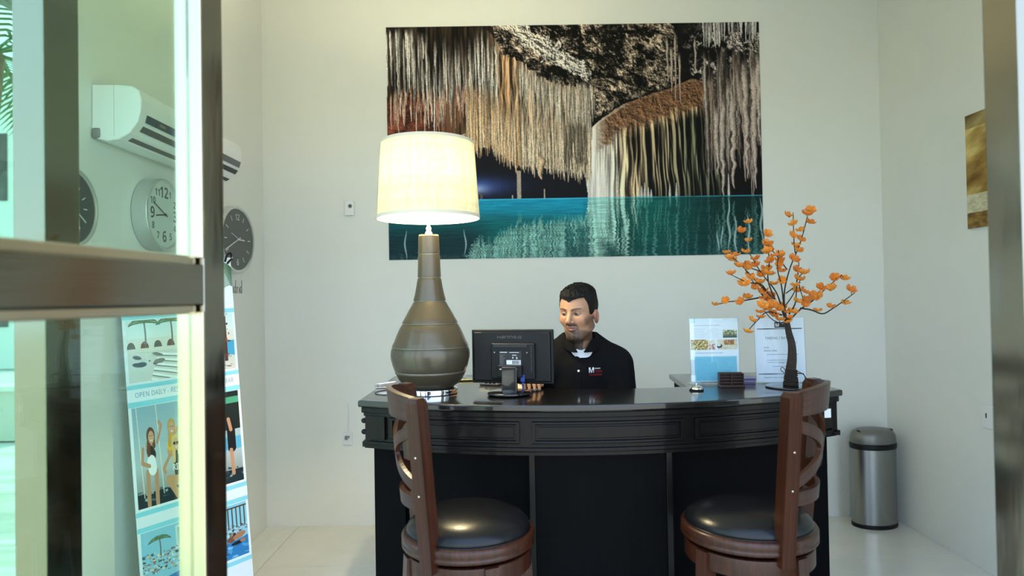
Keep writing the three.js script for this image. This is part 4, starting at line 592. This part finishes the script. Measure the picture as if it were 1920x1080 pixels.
function nets(f, lo, hi, h, color) {
  const n = [0, 1, 2].map((k) => Math.ceil((hi[k] - lo[k]) / h) + 1), [nx, ny, nz] = n, S = new Float32Array(nx * ny * nz), id = new Int32Array(nx * ny * nz).fill(-1), at = (i, j, k) => i + nx * (j + ny * k);
  for (let k = 0; k < nz; k++) for (let j = 0; j < ny; j++) for (let i = 0; i < nx; i++) S[at(i, j, k)] = f([lo[0] + i * h, lo[1] + j * h, lo[2] + k * h]);
  const pos = [], nor = [], col = [], idx = [];
  for (let k = 0; k + 1 < nz; k++) for (let j = 0; j + 1 < ny; j++) for (let i = 0; i + 1 < nx; i++) {
    let cx = 0, cy = 0, cz = 0, m = 0;
    const e = (a, b, c, a2, b2, c2) => { const s = S[at(i + a, j + b, k + c)], t = S[at(i + a2, j + b2, k + c2)]; if (s < 0 !== t < 0) { const q = s / (s - t); cx += a + (a2 - a) * q; cy += b + (b2 - b) * q; cz += c + (c2 - c) * q; m++; } };
    for (let a = 0; a < 2; a++) for (let b = 0; b < 2; b++) { e(0, a, b, 1, a, b); e(a, 0, b, a, 1, b); e(a, b, 0, a, b, 1); }
    if (!m) continue;
    id[at(i, j, k)] = pos.length / 3; const p = [lo[0] + (i + cx / m) * h, lo[1] + (j + cy / m) * h, lo[2] + (k + cz / m) * h]; pos.push(...p);
    const g = h * .6, N = [f([p[0] + g, p[1], p[2]]) - f([p[0] - g, p[1], p[2]]), f([p[0], p[1] + g, p[2]]) - f([p[0], p[1] - g, p[2]]), f([p[0], p[1], p[2] + g]) - f([p[0], p[1], p[2] - g])], L = Math.hypot(...N) || 1; nor.push(N[0] / L, N[1] / L, N[2] / L);
    if (color) col.push(...color(p));
  }
  const quad = (a, b, c, d, flip) => { if (a < 0 || b < 0 || c < 0 || d < 0) return; flip ? idx.push(a, c, b, a, d, c) : idx.push(a, b, c, a, c, d); };
  for (let k = 1; k + 1 < nz; k++) for (let j = 1; j + 1 < ny; j++) for (let i = 1; i + 1 < nx; i++) {
    const s = S[at(i, j, k)] < 0;
    if (s !== S[at(i + 1, j, k)] < 0) quad(id[at(i, j - 1, k - 1)], id[at(i, j, k - 1)], id[at(i, j, k)], id[at(i, j - 1, k)], !s);
    if (s !== S[at(i, j + 1, k)] < 0) quad(id[at(i - 1, j, k - 1)], id[at(i - 1, j, k)], id[at(i, j, k)], id[at(i, j, k - 1)], !s);
    if (s !== S[at(i, j, k + 1)] < 0) quad(id[at(i - 1, j - 1, k)], id[at(i, j - 1, k)], id[at(i, j, k)], id[at(i - 1, j, k)], !s);
  }
  const g = new THREE.BufferGeometry(); g.setAttribute('position', new THREE.Float32BufferAttribute(pos, 3)); g.setAttribute('normal', new THREE.Float32BufferAttribute(nor, 3)); if (color) g.setAttribute('color', new THREE.Float32BufferAttribute(col, 3)); g.setIndex(idx); return g;
}
{
  const HC = V(.315, 1.425, -3.06), HM = new THREE.Matrix4().makeRotationFromEuler(new THREE.Euler(R(7), R(-33), 0, 'YXZ')).setPosition(HC), HI = HM.clone().invert(), E = HI.elements;
  const toHead = (p) => [E[0] * p[0] + E[4] * p[1] + E[8] * p[2] + E[12], E[1] * p[0] + E[5] * p[1] + E[9] * p[2] + E[13], E[2] * p[0] + E[6] * p[1] + E[10] * p[2] + E[14]];
  const cranium = (q) => smin(ell(q, [0, .036, -.014], [.076, .084, .096]), ell(q, [0, .03, .03], [.066, .07, .06]), .03);
  const mx = (q) => [Math.abs(q[0]), q[1], q[2]];
  function headF(q) { // q in the head's own frame: x his left, y up, z out of the face
    const m = mx(q);
    let d = cranium(q);
    d = smin(d, ell(q, [0, -.036, .02], [.065, .080, .068]), .03);
    d = smin(d, cap(m, [.052, -.06, -.005], [.018, -.098, .06], .018, .022), .022); // jaw
    d = smin(d, ell(q, [0, -.098, .064], [.026, .021, .022]), .018); // chin
    d = smin(d, ell(m, [.042, -.02, .056], [.026, .024, .024]), .02); // cheeks
    d = smin(d, cap(m, [.012, .026, .084], [.046, .027, .066], .009, .009), .014); // brow
    d = smax(d, -ell(m, [.031, .008, .096], [.020, .012, .018]), .012); // sockets
    d = smin(d, cap(q, [0, .016, .084], [0, -.022, .108], .0085, .0115), .010); // nose
    d = smin(d, ell(m, [.0135, -.028, .094], [.0095, .008, .011]), .006);
    d = smax(d, -ell(m, [.007, -.036, .100], [.004, .004, .005]), .003);
    d = smin(d, cap(m, [0, -.051, .0885], [.021, -.054, .078], .0065, .004), .006); // upper lip
    d = smin(d, cap(m, [0, -.064, .0875], [.018, -.061, .079], .0075, .004), .006); // lower lip
    d = smax(d, -cap(m, [0, -.0575, .097], [.022, -.0575, .085], .0016, .001), .004);
    d = smin(d, ell(m, [.0800, -.018, -.012], [.010, .032, .020]), .008); // ears
    d = smax(d, -ell(m, [.0905, -.014, -.008], [.006, .018, .010]), .006);
    d = Math.min(d, smax(ell(m, [.031, .007, .072], [.0145, .0125, .0142]), 0 - 1, .001)); // eyeballs
    return d;
  }
  const NB = [.325, 1.19, -3.115], NT = [.318, 1.345, -3.085];
  const neckF = (p) => cap(p, NB, NT, .066, .058);
  const mid = .325, mp = (p) => [Math.abs(p[0] - mid), p[1], p[2]];
  const torsoF = (p) => {
    const m = mp(p); let d = ell(p, [mid, 1.06, -3.135], [.178, .21, .108]);
    d = smin(d, cap(m, [0, 1.17, -3.12], [.155, 1.178, -3.12], .078, .06), .05); d = smin(d, cap(m, [.045, 1.29, -3.115], [.145, 1.215, -3.12], .042, .042), .045); // shoulders, trapezius
    d = smin(d, ell(p, [mid, .87, -3.15], [.165, .2, .115]), .06); d = smin(d, ell(p, [mid, .74, -3.17], [.178, .11, .135]), .06); return d;
  };
  const sL = [.495, 1.178, -3.11], eL = [.52, .955, -3.06], wL = [.445, .87, -2.955], sR = [.155, 1.178, -3.11], eR = [-.015, 1.158, -3.285], wR = [.075, 1.133, -3.01];
  const upL = (p) => cap(p, sL, eL, .058, .046), upR = (p) => cap(p, sR, eR, .058, .044);
  const armsF = (p) => Math.min(smin(upL(p), cap(p, eL, wL, .043, .027), .02), smin(upR(p), cap(p, eR, wR, .041, .026), .02));
  const hips = [[.235, .735, -3.16], [.415, .735, -3.16]], knees = [[.20, .70, -2.80], [.46, .70, -2.80]], ank = [[.23, .33, -2.90], [.43, .33, -2.90]], toe = [[.22, .29, -2.78], [.44, .29, -2.78]];
  const legsF = (p) => { let d = 9; for (let i = 0; i < 2; i++) d = Math.min(d, smin(cap(p, hips[i], knees[i], .083, .056), cap(p, knees[i], ank[i], .054, .036), .03)); return d; };
  // skin
  const skin = [.335, .178, .098], mixc = (a, b, t) => a.map((v, i) => lerp(v, b[i], clamp(t, 0, 1)));
  const headColor = (p) => {
    const q = toHead(p), m = mx(q), n = fbm(q[0] * 260 + 50, q[1] * 260 + q[2] * 120 + 50, 2); let c = mixc(skin, [.46, .24, .14], n * .6);
    c = mixc(c, [.47, .20, .125], Math.exp(-(((m[0] - .045) / .02) ** 2 + ((q[1] + .022) / .02) ** 2)) * .5); if (m[0] > .072) c = mixc(c, [.45, .17, .11], .6);
    const y = q[1], x = m[0], z = q[2];
    let beard = 0; // moustache, chin and jaw line
    if (z > .06) beard = Math.max(beard, (1 - sstep(y, -.041, -.036)) * sstep(y, -.051, -.047) * (1 - sstep(x, .024, .034)) * .95);
    if (z > .03) beard = Math.max(beard, (1 - sstep(y, -.077, -.070)) * (1 - sstep(x, .030, .048)) * .95, (1 - sstep(x, .005, .009)) * (1 - sstep(y, -.071, -.068)) * .8, sstep(x, .021, .025) * (1 - sstep(x, .030, .036)) * (1 - sstep(y, -.05, -.042)) * .6 * (z > .05 ? 1 : 0));
    beard = Math.max(beard, (1 - sstep(y + (.06 - z) * .25, -.078, -.062)) * .72 * (q[1] > -.125 ? 1 : .4), sstep(x, .056, .066) * (1 - sstep(y, -.02, .0)) * sstep(y, -.09, -.06) * .55 * (z > -.01 ? 1 : 0));
    c = mixc(c, [.024, .016, .012], beard * (.8 + .35 * n));
    if (z > .05 && Math.hypot((y + .0575) / .011, x / .024) < 1) c = mixc([.25, .105, .078], [.12, .05, .04], Math.abs(y + .0575) < .0016 ? 1 : 0);
    const by = .0245 + .006 * Math.sin(clamp((x - .010) / .045, 0, 1) * PI * .8); if (z > .045 && x > .008 && x < .062) c = mixc(c, [.022, .014, .011], .88 * (1 - sstep(Math.abs(y - by), .0022, .0056 - Math.max(0, x - .02) * .05)) * sstep(x, .008, .014) * (1 - sstep(x, .048, .060)));
    // eyes
    const ex = x - .031, ey = y - .007, lid = Math.hypot(ex / .0150, ey / .0052); if (z > .06 && lid < 1.35) { c = mixc(c, [.10, .055, .04], .55); if (lid < 1) { c = [.20, .17, .15]; const gx = (q[0] > 0 ? ex : -ex) + .0015, gy = ey + .0006; if (Math.hypot(gx, gy) < .0072) c = [.02, .012, .009]; if (ey > .0038) c = [.03, .018, .014]; } }
    return c;
  };
  const bodyColor = (p) => { const n = fbm(p[0] * 90 + 60, p[1] * 90 + p[2] * 50 + 90, 2); return mixc(skin, [.47, .25, .15], n * .7); };
  const HR = (() => { const W = wR, dirv = [.10, -.04, 1]; return makeHand(W, dirv, -1, .001); })(), HL = makeHand(wL, [-.25, -.5, .8], -1, .012);
  function makeHand(W, dir, thumb, curl) {
    const f = V(...dir).normalize(), s = V().crossVectors(V(0, 1, 0), f).normalize(), u = V().crossVectors(f, s).normalize(), w = V(...W); // s points to the figure's left when f points at the camera
    const at = (a, b, c) => w.clone().addScaledVector(f, a).addScaledVector(s, b * thumb * -1).addScaledVector(u, c).toArray();
    const fingers = [[.028, .072], [.009, .080], [-.010, .075], [-.028, .060]].map(([b, L]) => [at(.085, b, .004), at(.085 + L * .45, b * 1.14, .008 - curl * .3), at(.085 + L * .74, b * 1.16, -.004 - curl), at(.085 + L * .92, b * 1.12, -.018 - curl)]);
    const th = [at(.02, .024, 0), at(.052, .046, -.006), at(.082, .052, -.014)], c0 = at(0, 0, 0), c1 = at(.04, 0, .002), k0 = at(.082, .026, .002), k1 = at(.080, -.026, 0);
    return (p) => { let d = smin(cap(p, c0, c1, .0245, .022), cap(p, k0, k1, .0125, .0115), .03); d = smin(d, cap(p, c1, k0, .019, .012), .012); d = smin(d, cap(p, c1, k1, .019, .0115), .012); let g = 9; for (const [k, m, n, t] of fingers) g = Math.min(g, smin(smin(cap(p, k, m, .0098, .009), cap(p, m, n, .009, .0083), .004), cap(p, n, t, .0083, .0074), .004)); d = smin(d, g, .006); return smin(d, smin(cap(p, th[0], th[1], .0145, .011), cap(p, th[1], th[2], .011, .009), .006), .012); };
  }
  const limbs = (p) => { let d = smin(torsoF(p) + .006, armsF(p), .03); d = Math.min(d, legsF(p) + .006); return smin(d, neckF(p), .03); };
  const upper = (p) => smin(headF(toHead(p)), neckF(p), .022);
  const g = thing('person', 'man in a black polo shirt seated behind the desk, looking at the monitor', 'person', [.32, 0, -3.12]);
  const put = (geo) => geo.translate(-.32, 0, 3.12);
  const geos = [
    nets(upper, [.19, 1.235, -3.20], [.44, 1.57, -2.90], .0026, headColor),
    nets((p) => smax(limbs(p), p[1] - 1.25, .002), [.02, .25, -3.36], [.62, 1.27, -2.66], .014, bodyColor),
    nets((p) => smin(HR(p), cap(p, eR, wR, .041, .026), .012), [-.08, 1.07, -3.36], [.18, 1.22, -2.80], .0035, bodyColor),
    nets((p) => smin(HL(p), cap(p, eL, wL, .043, .027), .012), [.32, .72, -3.12], [.58, 1.02, -2.78], .005, bodyColor)].map((q) => q.toNonIndexed());
  const M1 = mergeGeometries(geos); put(M1);
  part('body', M1, phys({ vertexColors: true, roughness: .52, sheen: .15 }), g, 'tan skin with short dark goatee');
  // hair
  const hairF = (q) => {
    const x = Math.abs(q[0]), y = q[1], z = q[2], tuft = (fbm(q[0] * 150 + 30, z * 150 + 30, 2) - .5) * .011 * sstep(y, .06, .11) + (fbm(q[0] * 260 + 9, (y + z) * 260 + 30, 2) - .5) * .002;
    const thick = .004 + .013 * sstep(y, .05, .115) + .004 * sstep(z, .03, .08) * sstep(y, .07, .09);
    const d = cranium([q[0], y, z]) - thick - tuft;
    const front = .071 - .010 * Math.exp(-((x / .012) ** 2)) + .006 * sstep(x, .02, .045); // hair line across the brow
    let line = z > .052 ? front : z > .018 ? lerp(-.012, front, sstep(z, .030, .054)) : z > -.004 ? -.018 : lerp(.012, -.05, sstep(-z, .004, .06)) - .02 * sstep(-z, .05, .09);
    if (x < .058 && z > .018) line = Math.max(line, front - (.058 - x) * 0);
    return smax(d, (line - y) * .8, .004);
  };
  part('hair', put(nets((p) => hairF(toHead(p)), [.19, 1.32, -3.20], [.44, 1.57, -2.92], .0026)), phys({ color: lin(.0055, .0045, .0042), roughness: .6, specularIntensity: .4 }), g, 'short black spiky hair');
  // clothes
  const wedge = (p) => (p[2] > -3.12 ? Math.abs(p[0] - .318 + (1.33 - p[1]) * .05) - Math.max(0, (p[1] - 1.230)) * .62 : 9);
  const axis = (p) => { const t = (p[1] - NB[1]) / (NT[1] - NB[1]); return Math.hypot(p[0] - lerp(NB[0], NT[0], t), (p[2] - lerp(NB[2], NT[2], t)) * .95); };
  const fold = (p) => (fbm(p[0] * 16 + 7, p[1] * 9 + p[2] * 7 + 20, 3) - .5) * .013;
  const shirtF = (p) => {
    const slL = smax(cap(p, sL, [.526, .90, -3.05], .068, .066), 1.0 - p[1], .006), tR = ((p[0] - sR[0]) * (eR[0] - sR[0]) + (p[2] - sR[2]) * (eR[2] - sR[2])) / ((eR[0] - sR[0]) ** 2 + (eR[2] - sR[2]) ** 2), slR = smax(cap(p, sR, eR, .068, .062), (tR - .86) * .22, .006);
    let d = smin(smin(torsoF(p) - .011, slL, .045), slR, .045) + fold(p) * .8;
    const open = Math.max(neckF(p) - .004, 1.27 - p[1]); d = smax(d, -open, .004); d = smax(d, .70 - p[1], .006); d = smax(d, p[1] - 1.335, .004);
    d = smax(d, -Math.max(wedge(p), -(p[2] + 3.09)), .003);
    return d;
  };
  const collarF = (p) => { const top = 1.338 - sstep(p[2], -3.12, -3.02) * .03, r = .068 + (1.34 - p[1]) * .27 + sstep(p[2], -3.10, -3.02) * .004; let d = Math.abs(axis(p) - r) - .0042; d = smax(d, p[1] - top, .004); d = smax(d, 1.278 - p[1] - sstep(p[2], -3.08, -3.0) * .03, .004); return smax(d, -wedge(p), .002); };
  const cloth = phys({ color: lin(.0042, .0040, .0045), roughness: .9, specularIntensity: .3 });
  const shirt = part('shirt', put(nets(shirtF, [-.02, .66, -3.38], [.66, 1.36, -2.94], .007)), cloth, g, 'black polo shirt');
  part('collar', put(nets(collarF, [.2, 1.22, -3.24], [.45, 1.36, -2.95], .003)), cloth, shirt);
  part('undershirt', put(nets((p) => smax(smax(smin(torsoF(p) - .004, neckF(p) - .003, .03), p[1] - 1.258 - Math.abs(p[0] - .318) * .25, .003), 1.18 - p[1], .003), [.22, 1.16, -3.2], [.43, 1.28, -2.98], .005)), std({ color: lin(.75, .76, .78), roughness: .9 }), g, 'white undershirt in the open collar');
  const onShirt = (x, y) => { let z = -2.9; for (let i = 0; i < 60; i++) { const d = shirtF([x, y, z]); if (d < .0005) break; z -= Math.max(d * .7, .0004); } return z; };
  const patch = (x0, x1, y0, y1, n, off) => { const q = new THREE.PlaneGeometry(x1 - x0, y1 - y0, n, n).translate((x0 + x1) / 2, (y0 + y1) / 2, 0), P = q.attributes.position; for (let i = 0; i < P.count; i++) P.setZ(i, onShirt(P.getX(i), P.getY(i)) + off); q.computeVertexNormals(); return put(q); };
  const logo = canvas(256, 160, (c, W, H) => { c.fillStyle = '#0d0c0e'; c.fillRect(0, 0, W, H); c.fillStyle = '#d9dde4'; c.font = 'bold 118px sans-serif'; c.fillText('M', 6, 92); c.font = 'bold 30px sans-serif'; c.fillText('oment', 116, 34, 128); c.fillStyle = '#5e1418'; c.fillRect(122, 54, 116, 36); c.fillRect(12, 108, 224, 32); c.fillStyle = '#0b0b0c'; for (let x = 18; x < 236; x += 13) { c.fillRect(x, 108, 4, 32); c.fillRect(x + 3, 54, 4, 36); } });
  part('chest_mark', patch(.346, .416, 1.138, 1.182, 10, .0018), phys({ map: logo, roughness: .9, specularIntensity: .3 }), shirt, 'white letter M with red lettering');
  part('button', put(cyl(.0052, .0052, .003, 16).rotateX(PI / 2).translate(.304, 1.166, onShirt(.304, 1.166) + .001)), M.whiteMatte, shirt);
  part('placket', patch(.296, .313, 1.06, 1.235, 12, .0012), cloth, shirt);
  part('trousers', put(nets((p) => smax(smin(legsF(p) - .008, smax(torsoF(p) - .014, p[1] - .79, .01), .03), .37 - p[1], .005), [.06, .34, -3.36], [.60, .84, -2.66], .012)), std({ color: lin(.02, .022, .03), roughness: .9 }), g);
  for (let i = 0; i < 2; i++) part('shoe', put(nets((p) => smax(smin(cap(p, [ank[i][0], .285, ank[i][2] - .03], toe[i], .042, .036), cap(p, ank[i], [ank[i][0], .3, ank[i][2]], .046, .046), .03), .252 - p[1], .004), [ank[i][0] - .1, .23, -3.02], [ank[i][0] + .1, .42, -2.68], .009)), M.black, g);
  // what he sits on, hidden by the desk
  const c = thing('swivel_stool', 'black swivel stool under the seated man behind the desk', 'stool', [.325, 0, -3.2]);
  part('seat', lathe([[0, .59], [.19, .59], [.205, .605], [.205, .635], [.19, .648], [0, .65]], 40), M.leather, c); part('column', cyl(.025, .03, .53, 20).translate(0, .33, 0), M.chrome, c); part('foot_ring', new THREE.TorusGeometry(.3, .012, 8, 48).rotateX(PI / 2).translate(0, .238, 0), M.chrome, c);
  for (let k = 0; k < 3; k++) part('spoke', cyl(.008, .008, .28, 10).rotateZ(PI / 2).translate(.15, .238, 0).rotateY(k * 2.094 + .4), M.chrome, c);
  part('base', lathe([[0, 0], [.195, 0], [.2, .008], [.06, .035], [.035, .08], [0, .08]], 40), M.chrome, c);
  const ms = thing('computer_mouse', 'small dark computer mouse under the man\'s hand', 'mouse', [.092, TOP + .004, -2.945], 0);
  part('shell', new THREE.SphereGeometry(1, 20, 12, 0, PI * 2, 0, PI / 2).scale(.028, .013, .045), M.black, ms); part('wheel', cyl(.006, .006, .005, 14).rotateZ(PI / 2).translate(0, .015, .025), M.grey, ms);
}
renderer.render(scene, camera);
